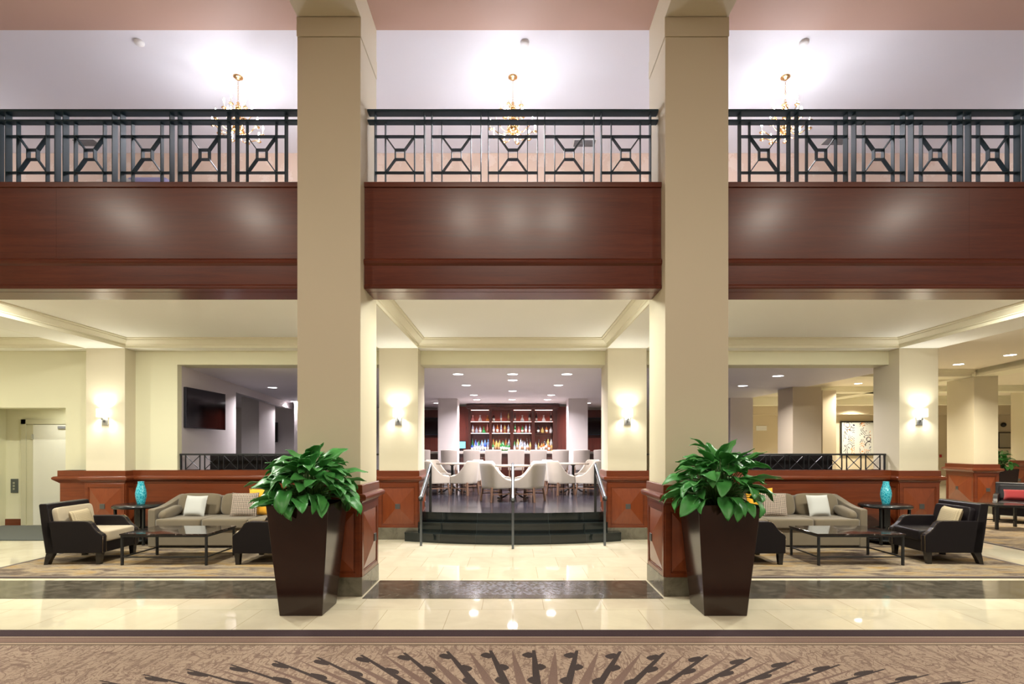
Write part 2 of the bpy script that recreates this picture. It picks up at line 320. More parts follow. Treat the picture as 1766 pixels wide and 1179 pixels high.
# ------------------------------------------------------------------ mesh builder
class B:
    def __init__(s): s.v = []; s.f = []; s.T = None; s.sm = []
    def _add(s, vs, fs, smooth=False):
        o = len(s.v)
        if s.T is not None: vs = [s.T @ Vector(p) for p in vs]
        s.v += [tuple(p) for p in vs]; s.f += [tuple(o+i for i in f) for f in fs]; s.sm += [smooth]*len(fs); return s
    def box(s, x0, x1, y0, y1, z0, z1, taper=None):
        tx, ty = taper or (0, 0)
        vs = [(x0, y0, z0), (x1, y0, z0), (x1, y1, z0), (x0, y1, z0), (x0-tx, y0-ty, z1), (x1+tx, y0-ty, z1), (x1+tx, y1+ty, z1), (x0-tx, y1+ty, z1)]
        return s._add(vs, [(0, 3, 2, 1), (4, 5, 6, 7), (0, 1, 5, 4), (1, 2, 6, 5), (2, 3, 7, 6), (3, 0, 4, 7)])
    def bar(s, p, q, w, d, up=(0, 0, 1)):
        """rectangular bar from p to q; w = size across (in the plane of up x dir), d = size along the other side"""
        p, q = Vector(p), Vector(q); a = (q-p).normalized(); up = Vector(up)
        if abs(a.dot(up)) > 0.98: up = Vector((1, 0, 0))
        u = a.cross(up).normalized(); v = u.cross(a).normalized(); vs = []
        for c in (p, q):
            for i, j in ((-1, -1), (1, -1), (1, 1), (-1, 1)): vs.append(c+u*(w/2*i)+v*(d/2*j))
        return s._add(vs, [(0, 3, 2, 1), (4, 5, 6, 7), (0, 1, 5, 4), (1, 2, 6, 5), (2, 3, 7, 6), (3, 0, 4, 7)])
    def tube(s, pts, r, seg=10, cap=True):
        pts = [Vector(p) for p in pts]; n = len(pts); rs = r if isinstance(r, (list, tuple)) else [r]*n
        vs, fs = [], []; ref = None
        for i, p in enumerate(pts):
            t = (pts[min(i+1, n-1)]-pts[max(i-1, 0)]).normalized()
            if ref is None: ref = Vector((0, 0, 1)) if abs(t.z) < 0.9 else Vector((1, 0, 0))
            u = t.cross(ref).normalized(); w = u.cross(t).normalized(); ref = w
            for k_ in range(seg):
                a = 2*PI*k_/seg; vs.append(p+u*(rs[i]*math.cos(a))+w*(rs[i]*math.sin(a)))
        for i in range(n-1):
            for k_ in range(seg):
                a, b = i*seg+k_, i*seg+(k_+1) % seg; fs.append((a, b, b+seg, a+seg))
        if cap: fs.append(tuple(range(seg))[::-1]); fs.append(tuple(range((n-1)*seg, n*seg)))
        return s._add(vs, fs, True)
    def lathe(s, prof, seg=24, c=(0, 0, 0), sx=1, sy=1):
        vs, fs = [], []
        for r, z in prof:
            for k_ in range(seg):
                a = 2*PI*k_/seg; vs.append((c[0]+max(r, 1e-4)*math.cos(a)*sx, c[1]+max(r, 1e-4)*math.sin(a)*sy, c[2]+z))
        for i in range(len(prof)-1):
            for k_ in range(seg):
                a, b = i*seg+k_, i*seg+(k_+1) % seg; fs.append((a, b, b+seg, a+seg))
        fs.append(tuple(range(seg))[::-1]); fs.append(tuple(range((len(prof)-1)*seg, len(prof)*seg)))
        return s._add(vs, fs, True)
    def prism(s, poly, y0, y1, smooth=False):
        """poly in (x, z), extruded along y"""
        n = len(poly); vs = [(x, y0, z) for x, z in poly]+[(x, y1, z) for x, z in poly]
        fs = [tuple(range(n))[::-1], tuple(range(n, 2*n))]+[(i, (i+1) % n, n+(i+1) % n, n+i) for i in range(n)]
        return s._add(vs, fs, smooth)
    def prism_z(s, poly, z0, z1):
        n = len(poly); vs = [(x, y, z0) for x, y in poly]+[(x, y, z1) for x, y in poly]
        fs = [tuple(range(n))[::-1], tuple(range(n, 2*n))]+[(i, (i+1) % n, n+(i+1) % n, n+i) for i in range(n)]
        return s._add(vs, fs)
    def ring(s, hx, hy, prof, c=(0, 0, 0)):
        """profile (offset, z) swept round a rectangle with mitred corners"""
        vs, fs = [], []
        for d, z in prof:
            for i, j in ((-1, -1), (1, -1), (1, 1), (-1, 1)): vs.append((c[0]+i*(hx+d), c[1]+j*(hy+d), c[2]+z))
        m = len(prof)
        for i in range(m-1):
            for k_ in range(4): a, b = i*4+k_, i*4+(k_+1) % 4; fs.append((a, b, b+4, a+4))
        fs.append((3, 2, 1, 0)); fs.append(tuple(range((m-1)*4, m*4)))
        return s._add(vs, fs)
    def sweep_x(s, prof, x0, x1):
        """profile in (y, z), extruded along x"""
        n = len(prof); vs = [(x0, y, z) for y, z in prof]+[(x1, y, z) for y, z in prof]
        fs = [tuple(range(n)), tuple(range(n, 2*n))[::-1]]+[((i+1) % n, i, n+i, n+(i+1) % n) for i in range(n)]
        return s._add(vs, fs)
    def ball(s, c, r, seg=12, rings=8, sz=1.0):
        prof = [(r*math.sin(PI*i/rings), -r*sz*math.cos(PI*i/rings)) for i in range(rings+1)]
        return s.lathe(prof, seg, c)
    def grid(s, fn, nu, nv, smooth=True, wrap=False):
        vs = [fn(i/(nu-1) if not wrap else i/nu, j/(nv-1)) for j in range(nv) for i in range(nu)]
        fs = []
        for j in range(nv-1):
            for i in range(nu if wrap else nu-1):
                a, b = j*nu+i, j*nu+(i+1) % nu; fs.append((a, b, b+nu, a+nu))
        return s._add(vs, fs, smooth)
    def pillow(s, w, h, t, n=13, pinch=0.10):
        """cushion standing in the xz plane, centred, thickness along y"""
        for sg in (-1, 1):
            def fn(u, v, sg=sg):
                x, z = 2*u-1, 2*v-1
                d = max(0.0, (1-x**4)*(1-z**4))**0.5
                px = x*w/2*(1-pinch*(1-abs(z)**2)*abs(x)**3*0.6); pz = z*h/2*(1-pinch*(1-abs(x)**2)*abs(z)**3*0.6)
                return (px, sg*t/2*d, pz)
            if sg < 0: s.grid(fn, n, n)
            else: s.grid(lambda u, v: fn(1-u, v), n, n)
        return s
    def soft(s, x0, x1, y0, y1, z0, z1, n=9, e=0.22, puff=0.0):
        """cushion block with rounded edges: superellipsoid"""
        cx, cy, cz = (x0+x1)/2, (y0+y1)/2, (z0+z1)/2; hx, hy, hz = (x1-x0)/2, (y1-y0)/2, (z1-z0)/2
        nu, nv = 40, 18
        def sp(c, p): return math.copysign(abs(c)**p, c)
        def fn(u, v):
            a = 2*PI*u; b = PI*(v-0.5)
            cb = sp(math.cos(b), e)
            return (cx+hx*cb*sp(math.cos(a), e), cy+hy*cb*sp(math.sin(a), e), cz+hz*sp(math.sin(b), e*2.0))
        return s.grid(fn, nu, nv, True, True)
    def mesh(s, name):
        me = bpy.data.meshes.new(name); me.from_pydata(s.v, [], s.f); me.validate(); me.update()
        for i, p in enumerate(me.polygons):
            if i < len(s.sm): p.use_smooth = s.sm[i]
        return me
def tagd(o, label=None, cat=None, group=None, kind=None):
    if label: o['label'] = label
    if cat: o['category'] = cat
    if group: o['group'] = group
    if kind: o['kind'] = kind
    return o
def obj(name, b, m, parent=None, bevel=0, seg=2, weld=False):
    o = bpy.data.objects.new(name, b.mesh(name)); COL.objects.link(o); o.data.materials.append(m)
    if parent is not None: o.parent = parent
    if bevel:
        d = o.modifiers.new('bevel', 'BEVEL'); d.width = bevel; d.segments = seg; d.limit_method = 'ANGLE'; d.angle_limit = 0.6
    return o
def thing(name, loc, label, cat, group=None, rz=0, kind=None):
    o = bpy.data.objects.new(name, None); COL.objects.link(o); o.empty_display_size = 0.1
    o.location = loc; o.rotation_euler = (0, 0, rz); return tagd(o, label, cat, group, kind)
def struct(name, b, m, bevel=0):
    o = obj(name, b, m, bevel=bevel); o['kind'] = 'structure'; return o
def kids(o): return [c for c in o.children]
def dup(root, loc=None, rz=None, label=None, group=None):
    r = root.copy(); COL.objects.link(r)
    if loc is not None: r.location = loc
    if rz is not None: r.rotation_euler = (0, 0, rz)
    if label: r['label'] = label
    if group: r['group'] = group
    for ch in list(root.children):
        c = ch.copy(); COL.objects.link(c); c.parent = r
        for g in list(ch.children):
            d = g.copy(); COL.objects.link(d); d.parent = c
    return r
def lamp(name, typ, loc, power, color, size=0.1, parent=None, rot=(0, 0, 0), spot=None):
    d = bpy.data.lights.new(name, typ); d.energy = power; d.color = color
    if typ == 'AREA': d.shape = 'DISK'; d.size = size
    else: d.shadow_soft_size = size
    if spot: d.spot_size = spot; d.spot_blend = 0.6
    o = bpy.data.objects.new(name, d); COL.objects.link(o); o.location = loc; o.rotation_euler = rot
    if parent is not None: o.parent = parent
    return o

# ------------------------------------------------------------------ setting: floors, ceilings, walls
XL, XR = -11.5, 24.0
PF, PB = 5.46, 6.10            # near pillars, front and back
BF, BB = 8.85, 9.49            # rear pilasters
RZ = 1.165                     # top of wainscot
struct('floor', B().box(XL, XR, -9, 26, -0.2, 0), M['tile'])
bi = B()
for a, b in ((XL, -2.30), (-1.55, 1.55), (2.30, 12.5)): bi.box(a, b, 5.365, 6.09, 0, 0.004)
struct('trim_1', bi, M['inlay'])
cp = obj('lobby_carpet', B().box(XL, 12.5, -9, 4.415, 0, 0.012), M['carpet'])
tagd(cp, 'brown figured lobby carpet with a fan of dark budded stalks and a striped border', 'carpet')
# raised bar floor
def arc(R, x, cy=None): return (8.33+5.02) - math.sqrt(R*R-x*x)
bf = B()
n_ = 24; xs = [-1.60+3.2*i/n_ for i in range(n_+1)]
poly = [(x, 8.83+(arc(5.02, x)-8.33)*0.75) for x in xs]+[(1.60, 9.30), (7.4, 9.30), (7.4, 20.2), (-11, 20.2), (-11, 10.7), (-7.55, 10.7), (-7.55, 9.30), (-1.60, 9.30)]
bf.prism_z(poly, 0.02, 0.45)
struct('floor_bar', bf, M['barfloor'])
st = thing('bar_steps', (0, 8.5, 0), 'curved black granite steps up to the bar platform', 'steps')
for i, (yy, z0, z1, w) in enumerate(((8.33, 0.0, 0.15, 1.80), (8.58, 0.15, 0.30, 1.60))):
    b = B(); m_ = 24
    xs2 = [-w+2*w*j/m_ for j in range(m_+1)]; f = lambda x: yy+(arc(5.02, x)-8.33)*(1.0 if i == 0 else 0.85)
    back = 8.845 if w > 1.61 else 8.86
    ys = [min(f(x), back-0.02) for x in xs2]
    pl = [(x, y+0.015) for x, y in zip(xs2, ys)]+[(w, 8.825), (-w, 8.825)]
    b.prism_z(pl, z0, z1-0.03)
    b.prism_z([(x, y) for x, y in zip(xs2, ys)]+[(w, 8.825), (-w, 8.825)], z1-0.03, z1)
    obj('step', b, M['step'], st).location = (0, -8.5, 0)
b = B(); f2 = lambda x: 8.83+(arc(5.02, x)-8.33)*0.75-0.02
xs3 = [-1.59+3.18*j/24 for j in range(25)]
b.prism_z([(x, f2(x)) for x in xs3]+[(x, f2(x)+0.018) for x in reversed(xs3)], 0.30, 0.45)
obj('riser', b, M['step'], st).location = (0, -8.5, 0)

# atrium ceiling, beams, mezzanine ceiling
struct('ceiling', B().box(XL, 12.5, -9, 6.10, 6.43, 6.60), M['pink'])
struct('ceiling_mezzanine', B().box(XL, 12.5, 6.10, 8.9, 6.50, 6.62), M['mezzceil'])
for x in (-1.925, 1.925, -6.9, 6.9):
    b = B().box(x-0.331, x+0.331, -9, 6.10, 6.06, 6.43)
    struct('ceiling_beam', b, M['pillar'])
# mezzanine slab + under ceiling
struct('floor_mezzanine', B().box(XL, 12.5, 5.80, 8.9, 4.10, 4.30), M['mezzceil'])
struct('wall_mezzanine', B().box(XL, 12.5, 8.77, 8.87, 4.30, 6.50), M['wallpaper'])
struct('wall_light_blocker', B().box(XL, 12.5, -8.2, -8.0, 2.9, 6.43), M['fascia'])  # unseen panel added to keep ambient light off the pillar tops
struct('wall_left', B().box(XL-0.15, XL, -9, 20, 0, 6.6), M['wall'])
struct('wall_mezzanine_right', B().box(12.5, 12.6, 5.6, 8.9, 4.1, 6.6), M['wall'])
struct('ceiling_lounge', B().box(XL, 7.216, 5.99, BF, 3.40, 3.50), M['ceil'])
# longitudinal beams over pilasters (soffit 3.24) and cross beam
for x in (-1.94, 1.94, -6.91, 6.885):
    struct('ceiling_beam', B().box(x-0.331, x+0.331, 5.99, BB, 3.24, 3.41), M['ceil'])
b = B()
for a, c in ((XL, -7.241), (-6.579, -2.271), (-1.609, 1.609), (2.271, 6.554)):
    b.box(a, c, BF, BB, 3.24, 3.5)
struct('ceiling_crossbeam', b, M['ceil'])
# crown mouldings round each coffer: profile (offset into the coffer, z)
PROF = [(0.0, 3.24), (0.012, 3.24), (0.012, 3.285), (0.03, 3.295), (0.03, 3.305), (0.045, 3.315), (0.08, 3.345), (0.10, 3.36), (0.10, 3.372), (0.125, 3.385), (0.125, 3.401), (0.0, 3.401)]
def crown(xa, xb, ends=(True, True), yb=BF, name='trim_2'):
    b = B()
    # back run: mitred
    n = len(PROF)
    def run(P0, P1, nrm0):
        pass
    vs = []; fs = []
    pts = []
    if ends[0]: pts.append((xa, 5.99, (1, 0)))
    pts.append((xa, yb, (1 if ends[0] else 0, -1)))
    pts.append((xb, yb, (-1 if ends[1] else 0, -1)))
    if ends[1]: pts.append((xb, 5.99, (-1, 0)))
    for (px, py, (dx, dy)) in pts:
        for d, z in PROF: vs.append((px+dx*d, py+dy*d, z))
    for i in range(len(pts)-1):
        for k_ in range(n): a, c = i*n+k_, i*n+(k_+1) % n; fs.append((a, a+n, c+n, c))
    b._add(vs, fs); struct(name, b, M['mould'])
crown(-1.609, 1.609); crown(-6.579, -2.271, name='trim_3'); crown(2.271, 6.554, name='trim_4')
crown(XL, -7.241, (False, True), name='trim_5')
# headers above the bar openings
b = B()
for a, c in ((-6.579, -2.271), (-1.609, 1.609), (2.271, 6.554)): b.box(a, c, 9.10, BB, 3.0, 3.24)
struct('wall_header', b, M['wall'])
b = B().box(-6.579, -5.85, 9.10, 9.22, RZ, 3.0)
struct('wall_back', b, M['wall'])
# far-left wall with recess
b = B().box(-7.80, -7.241, 9.10, 9.40, 0, 3.24).box(XL, -7.80, 9.10, 9.40, 2.25, 3.24)
struct('wall_alcove', b, M['wall'])
b = B().box(XL, -7.70, 10.45, 10.55, 0, 2.6).box(XL, -10.15, 9.40, 10.45, 0, 2.4).box(-7.75, -7.6, 9.40, 10.45, 0, 2.4)
struct('wall_recess', b, M['wall'])
struct('ceiling_recess', B().box(-10.15, -7.75, 9.40, 10.45, 2.35, 2.42), M['wall'])
d = thing('door_1', (-9.21, 10.40, 0), 'pale cream service door in the alcove at the far left', 'door', kind='structure')
obj('door_frame', B().box(-0.60, -0.50, 0, 0.05, 0, 2.12).box(0.50, 0.60, 0, 0.05, 0, 2.12).box(-0.60, 0.60, 0, 0.05, 2.02, 2.12), M['doorframe'], d, 0.004)
obj('door_leaf', B().box(-0.36, 0.50, 0.005, 0.04, 0.01, 2.01), M['door'], d, 0.003)
obj('door_jamb', B().box(-0.50, -0.365, 0.02, 0.045, 0, 2.02), M['doorframe'], d, 0.003)
obj('door_closer', B().box(0.16, 0.44, -0.03, 0.0, 1.93, 1.98), M['grille'], d, 0.004)
obj('hinge', B().box(-0.38, -0.35, -0.012, 0.004, 1.72, 1.82), M['nickel'], d)
for xx in ((XL+0.01, -9.72), (-9.71, -9.46)): pass
struct('baseboard_left', B().box(-10.15, -9.82, 10.43, 10.45, 0, 0.13), M['wood'])
p = thing('lift_call_panel', (-9.97, 10.45, 0.79), 'brushed steel call button plate on the alcove wall', 'wall plate')
obj('plate', B().box(-0.07, 0.07, -0.02, 0.0, -0.14, 0.14), M['steel'], p, 0.004)
for z in (-0.06, 0.0, 0.06): obj('button', B().box(-0.02, 0.02, -0.028, -0.02, z-0.018, z+0.018), M['nickel'], p, 0.002)
tagd(obj('floor_mat', B().box(-10.12, -7.84, 8.72, 10.38, 0, 0.012), M['mat_d'], bevel=0.004), 'dark green entrance mat in front of the alcove door', 'mat')

# bar shell
b = B()
x0, y0, x1, y1 = -5.86, 9.22, -7.25, 17.2
nx, ny = 0.986*-1, -0.17
ang = math.atan2(y1-y0, x1-x0)
def along(t): return (x0+(x1-x0)*t, y0+(y1-y0)*t)
to = 0.34
pA, pB, pC = along(0), along(to), along(1)
def wallseg(b, p, q, z0, z1, th=0.15):
    dx, dy = q[0]-p[0], q[1]-p[1]; L = math.hypot(dx, dy); ox, oy = -dy/L*th, dx/L*th
    b.prism_z([p, q, (q[0]+ox, q[1]+oy), (p[0]+ox, p[1]+oy)], z0, z1)
wallseg(b, pA, pB, 0.45, 3.0); wallseg(b, pB, pC, 2.82, 3.0)
struct('wall_bar_left', b, M['barwall'])
struct('ceiling_bar', B().prism_z([(-11, 9.49), (5.55, 9.49), (7.05, 9.49), (6.9, 15.9), (6.9, 20.3), (-11, 20.3)], 3.0, 3.10), M['barceil'])
struct('wall_bar_back', B().box(-11, -2.4, 18.9, 19.05, 0.45, 3.0).box(2.4, 4.2, 18.9, 19.05, 0.45, 3.0), M['barwall'])
struct('wall_bar_panelling', B().box(-4.2, -2.0, 18.6, 18.7, 0.45, 2.9).box(2.0, 3.35, 18.6, 18.7, 0.45, 2.9).box(-2.05, -1.47, 17.30, 17.40, 0.45, 2.92).box(1.47, 2.05, 17.30, 17.40, 0.45, 2.92).box(-2.05, -2.0, 17.4, 18.6, 0.45, 2.92).box(2.0, 2.05, 17.4, 18.6, 0.45, 2.92), M['redback'])

# right wing: far walls, ceilings
struct('ceiling_right', B().box(7.216, XR, 5.99, 24, 3.40, 3.50), M['tanceil'])
struct('ceiling_right_rear', B().box(6.9, 7.216, 9.49, 24, 3.40, 3.50).box(-2, 6.9, 20.3, 24, 3.40, 3.5), M['tanceil'])
struct('wall_right_rear', B().box(7.0, XR, 22.0, 22.15, 0, 3.4), M['tan'])
struct('wall_far_corridor', B().box(3.35, 7.9, 25.2, 25.35, 0, 3.4), M['tan'])
struct('wall_right', B().box(XR, XR+0.15, 5.6, 24, 0, 3.5), M['tan'])
def rbeam(x, y, dx, dy, L, w=0.55, name='ceiling_beam', z0=3.24):
    b = B(); L0 = math.hypot(dx, dy); dx, dy = dx/L0, dy/L0; ox, oy = -dy*w, dx*w
    b.prism_z([(x, y), (x+dx*L, y+dy*L), (x+dx*L+ox, y+dy*L+oy), (x+ox, y+oy)], z0, 3.41)
    struct(name, b, M['mould'])
    b = B()
    for wd, zz in ((0.05, 3.30), (0.09, 3.345), (0.13, 3.375)):
        b.prism_z([(x-(-dy)*wd, y-dx*wd), (x+dx*L-(-dy)*wd, y+dy*L-dx*wd), (x+dx*L, y+dy*L), (x, y)], zz, 3.40)
    struct('trim_6', b, M['mould'])
rbeam(7.0, 12.37, 1, 0, 3.93, 0.55)
rbeam(10.93+0.5, 12.28, -0.0, 1, 9, 0.55)
rbeam(10.0, 7.0, 0.17, 0.985, 5.4, -0.55)
rbeam(7.0, 16.0, 1, -0.06, 13, 0.5); rbeam(7.0, 19.0, 1, -0.04, 13, 0.4, z0=3.1)
struct('wall_bulkhead', B().box(7.0, XR, 21.5, 22.0, 2.93, 3.4), M['tan'])

# ------------------------------------------------------------------ pillars
def pillar(x, cy, top, label, upper=False, rz=0, hx=0.331, hy=0.32, sides=('f', 'l', 'r'), group=None, cat='pillar', zb=0.0, wainscot=True, shaftmat=None, name='pillar'):
    t = thing(name, (x, cy, zb), label, cat, group, rz, 'thing')
    sm = shaftmat or M['pillar']
    z0 = RZ-0.01 if wainscot else 0.0
    if upper:
        obj('shaft', B().box(-hx, hx, -hy, hy, z0, 5.845), sm, t, 0.004)
        obj('upper_band', B().box(-hx-0.006, hx+0.006, -hy-0.006, hy, 5.853, 6.052), sm, t, 0.003)
        obj('neck', B().box(-hx+0.01, hx-0.01, -hy+0.01, hy-0.001, 5.84, 6.06), sm, t)
    else:
        obj('shaft', B().box(-hx, hx, -hy, hy, z0, top-zb), sm, t, 0.004)
    if not wainscot: return t
    obj('stone_base', B().box(-hx-0.022, hx+0.022, -hy-0.022, hy+0.022, 0, 0.20), M['stone'], t, 0.004)
    obj('wainscot', B().ring(hx, hy, [(0.004, 0.20), (0.004, RZ-0.001), (0.0, RZ)]), M['wood'], t)
    prof = [(0.004, 0.945), (0.018, 0.95), (0.018, 0.975), (0.032, 0.992), (0.055, 1.0), (0.072, 1.008), (0.080, 1.025), (0.080, 1.045), (0.070, 1.062), (0.045, 1.070), (0.028, 1.074), (0.026, 1.14), (0.026, RZ-0.006), (0.018, RZ), (0.0, RZ)]
    obj('rail_moulding', B().ring(hx, hy, prof), M['wood'], t)
    for sd in sides:
        h = hx if sd in 'fb' else hy; off = hy if sd in 'fb' else hx
        R = Matrix.Rotation({'f': 0, 'r': PI/2, 'b': PI, 'l': -PI/2}[sd], 4, 'Z')
        fr = B(); fr.T = R; o_ = off+0.004; e = 0.016
        a, bb = h+0.004, 0.055
        for (xa, xb, za, zc) in ((-a, -a+bb, 0.20, 0.95), (a-bb, a, 0.20, 0.95), (-a+bb, a-bb, 0.20, 0.245), (-a+bb, a-bb, 0.885, 0.95)):
            fr.box(xa, xb, -o_-e, -o_+0.001, za, zc)
        a2 = a-bb
        for (xa, xb, za, zc) in ((-a2, -a2+0.014, 0.245, 0.885), (a2-0.014, a2, 0.245, 0.885), (-a2, a2, 0.245, 0.259), (-a2, a2, 0.871, 0.885)):
            fr.box(xa, xb, -o_-0.010, -o_+0.001, za, zc)
        obj('panel_frame', fr, M['wood'], t, 0.003)
        py = B(); py.T = R; w = a2-0.018; za, zc = 0.262, 0.868; zm = 0.565; q = 0.035
        vs = [(-w, -o_-0.004, za), (w, -o_-0.004, za), (w, -o_-0.004, zc), (-w, -o_-0.004, zc), (-q, -o_-0.062, zm-q), (q, -o_-0.062, zm-q), (q, -o_-0.062, zm+q), (-q, -o_-0.062, zm+q),
              (-w, -o_+0.002, za), (w, -o_+0.002, za), (w, -o_+0.002, zc), (-w, -o_+0.002, zc)]
        py._add(vs, [(0, 1, 5, 4), (1, 2, 6, 5), (2, 3, 7, 6), (3, 0, 4, 7), (4, 5, 6, 7), (8, 9, 1, 0), (9, 10, 2, 1), (10, 11, 3, 2), (11, 8, 0, 3), (11, 10, 9, 8)])
        pp = obj('pyramid_panel', py, M['wood_v'], t)
        bo = B(); bo.T = R; bo.box(-0.042, 0.042, -o_-0.070, -o_-0.055, zm-0.042, zm+0.042)
        obj('boss', bo, M['pewter'], pp, 0.004)
    return t
pillar(-1.925, (PF+PB)/2, 6.06, 'tall cream pillar behind the left planter, rising past the balcony', True)
pillar(1.925, (PF+PB)/2, 6.06, 'tall cream pillar behind the right planter, rising past the balcony', True)
pillar(-1.94, 9.17, 3.24, 'cream pilaster left of the bar steps, under the beam', sides=('f', 'r', 'l'), name='pilaster', cat='pilaster')
pillar(1.94, 9.17, 3.24, 'cream pilaster right of the bar steps, under the beam', sides=('f', 'l', 'r'), name='pilaster', cat='pilaster')
pillar(-6.91, 9.17, 3.24, 'cream pilaster behind the beige and black armchair, beside the alcove', sides=('f', 'r'), name='pilaster', cat='pilaster')
pillar(6.885, 9.17, 3.24, 'cream pilaster behind the right end table, at the corner of the right wing', sides=('f', 'l', 'r'), name='pilaster', cat='pilaster')
# wing of wainscot at the far left
w_ = thing('wainscot_return', (-7.48, 8.99, 0), 'short cherry wainscot return beside the alcove opening', 'wainscot')
obj('panelling', B().box(-0.22, 0.235, -0.12, 0.105, 0.2, RZ), M['wood'], w_, 0.003)
obj('rail_moulding', B().ring(0.2275, 0.112, [(0.0, 0.95), (0.02, 0.97), (0.055, 1.0), (0.075, 1.02), (0.078, 1.045), (0.06, 1.065), (0.02, 1.074), (0.02, RZ), (0, RZ)], (0.0, -0.005, 0)), M['wood'], w_)
obj('stone_base', B().box(-0.235, 0.235, -0.14, 0.105, 0, 0.2), M['stone'], w_)
# low partitions in the side bays
MP = [(0.0, 0.945), (-0.018, 0.95), (-0.018, 0.975), (-0.032, 0.992), (-0.055, 1.0), (-0.072, 1.008), (-0.080, 1.025), (-0.080, 1.045), (-0.070, 1.062), (-0.045, 1.070), (-0.028, 1.074), (-0.026, 1.14), (-0.026, RZ), (0.0, RZ)]
for (xa, xb, lb) in ((-6.575, -2.275, 'long cherry panelled partition behind the left sofa'), (2.275, 6.55, 'long cherry panelled partition behind the right sofa')):
    t = thing('low_partition', ((xa+xb)/2, 9.03, 0), lb, 'partition'); h = (xb-xa)/2
    obj('panelling', B().box(-h, h, 0, 0.26, 0.20, RZ), M['wood'], t)
    obj('stone_base', B().box(-h, h, -0.02, 0.26, 0, 0.20), M['stone'], t)
    obj('rail_moulding', B().sweep_x(MP, -h, h), M['wood'], t)
# columns in the bar and the right wing
pillar(-1.915, 15.60, 3.0, 'white square column in the bar, beside the till', hx=0.285, hy=0.28, zb=0.45, wainscot=False, shaftmat=M['barwall'], name='bar_column', cat='column')
pillar(1.915, 15.60, 3.0, 'white square column in the bar, right of the bottle shelves', hx=0.285, hy=0.28, zb=0.45, wainscot=False, shaftmat=M['barwall'], name='bar_column', cat='column')
pillar(-7.45, 15.3, 3.0, 'mauve column beyond the opening beside the large television', hx=0.25, hy=0.5, zb=0.45, wainscot=False, shaftmat=M['barwall'], name='bar_column', cat='column')
pillar(-6.55, 16.6, 3.0, 'mauve column nearest the left pillar, beyond the bar opening', hx=0.28, hy=0.3, zb=0.45, wainscot=False, shaftmat=M['barwall'], name='bar_column', cat='column')
pillar(6.62, 15.42, 3.0, 'pinkish column just right of the right tall pillar', hx=0.33, hy=0.32, zb=0.45, wainscot=False, shaftmat=M['barwall'], name='bar_column', cat='column')
pillar(6.99, 12.75, 3.0, 'tan square column with a mauve side, behind the right railing', hx=0.34, hy=0.35, zb=0.45, wainscot=False, shaftmat=M['tan'], name='bar_column', cat='column')
pillar(9.28, 15.5, 3.24, 'slender far column beside the tan column', hx=0.2, hy=0.2, wainscot=False, shaftmat=M['tan'], name='bar_column', cat='column')
aa = math.radians(-10)
cxr, cyr = 10.93+0.25*math.cos(aa)+0.5*0.178, 12.37+0.25*math.sin(aa)+0.5*0.984
pillar(cxr, cyr, 3.24, 'beige panelled column turned at an angle, behind the far armchairs', rz=aa, hx=0.25, hy=0.5, sides=('f', 'l'), name='wing_pillar', cat='pillar')
pillar(16.05, 16.0, 3.30, 'panelled pillar at the far right edge beside the distant plant', rz=0, hx=0.45, hy=0.35, sides=('f', 'l'), name='wing_pillar', cat='pillar')

# ------------------------------------------------------------------ balcony fascia + railing
FP = [(0.0, 3.252), (-0.014, 3.252), (-0.022, 3.262), (-0.022, 3.283), (-0.012, 3.300), (-0.012, 3.50), (-0.02, 3.506), (-0.034, 3.52), (-0.040, 3.54), (-0.034, 3.558), (-0.02, 3.572), (-0.004, 3.578), (0.0, 3.58), (0.0, 4.34), (-0.018, 4.342), (-0.018, 4.392), (-0.012, 4.398), (0.10, 4.398), (0.10, 3.252)]
for (xa, xb, lb) in ((-1.592, 1.592, 'glossy mahogany balcony fascia of the middle bay, between the two pillars'), (XL, -2.258, 'glossy mahogany balcony fascia of the left bay'), (2.258, 12.5, 'glossy mahogany balcony fascia of the right bay')):
    cx = (xa+xb)/2; t = thing('balcony_fascia', (cx, 5.60, 0), lb, 'fascia'); h = (xb-xa)/2
    obj('panelling', B().sweep_x(FP, -h, h), M['fascia'], t, 0.002)
    obj('soffit_board', B().box(-h, h, 0.10, 0.39, 3.25, 3.30), M['fascia'], t)
    obj('back_board', B().box(-h, h, 0.10, 0.39, 3.50, 4.398), M['fascia'], t)
    for xx in ([0] if abs(cx) < 1 else [x-cx for x in (-4.9, -7.4, 4.9, 7.4) if xa < x < xb]): obj('seam', B().box(xx-0.001, xx+0.001, -0.001, 0.0, 3.59, 4.335), M['fascia'], t)
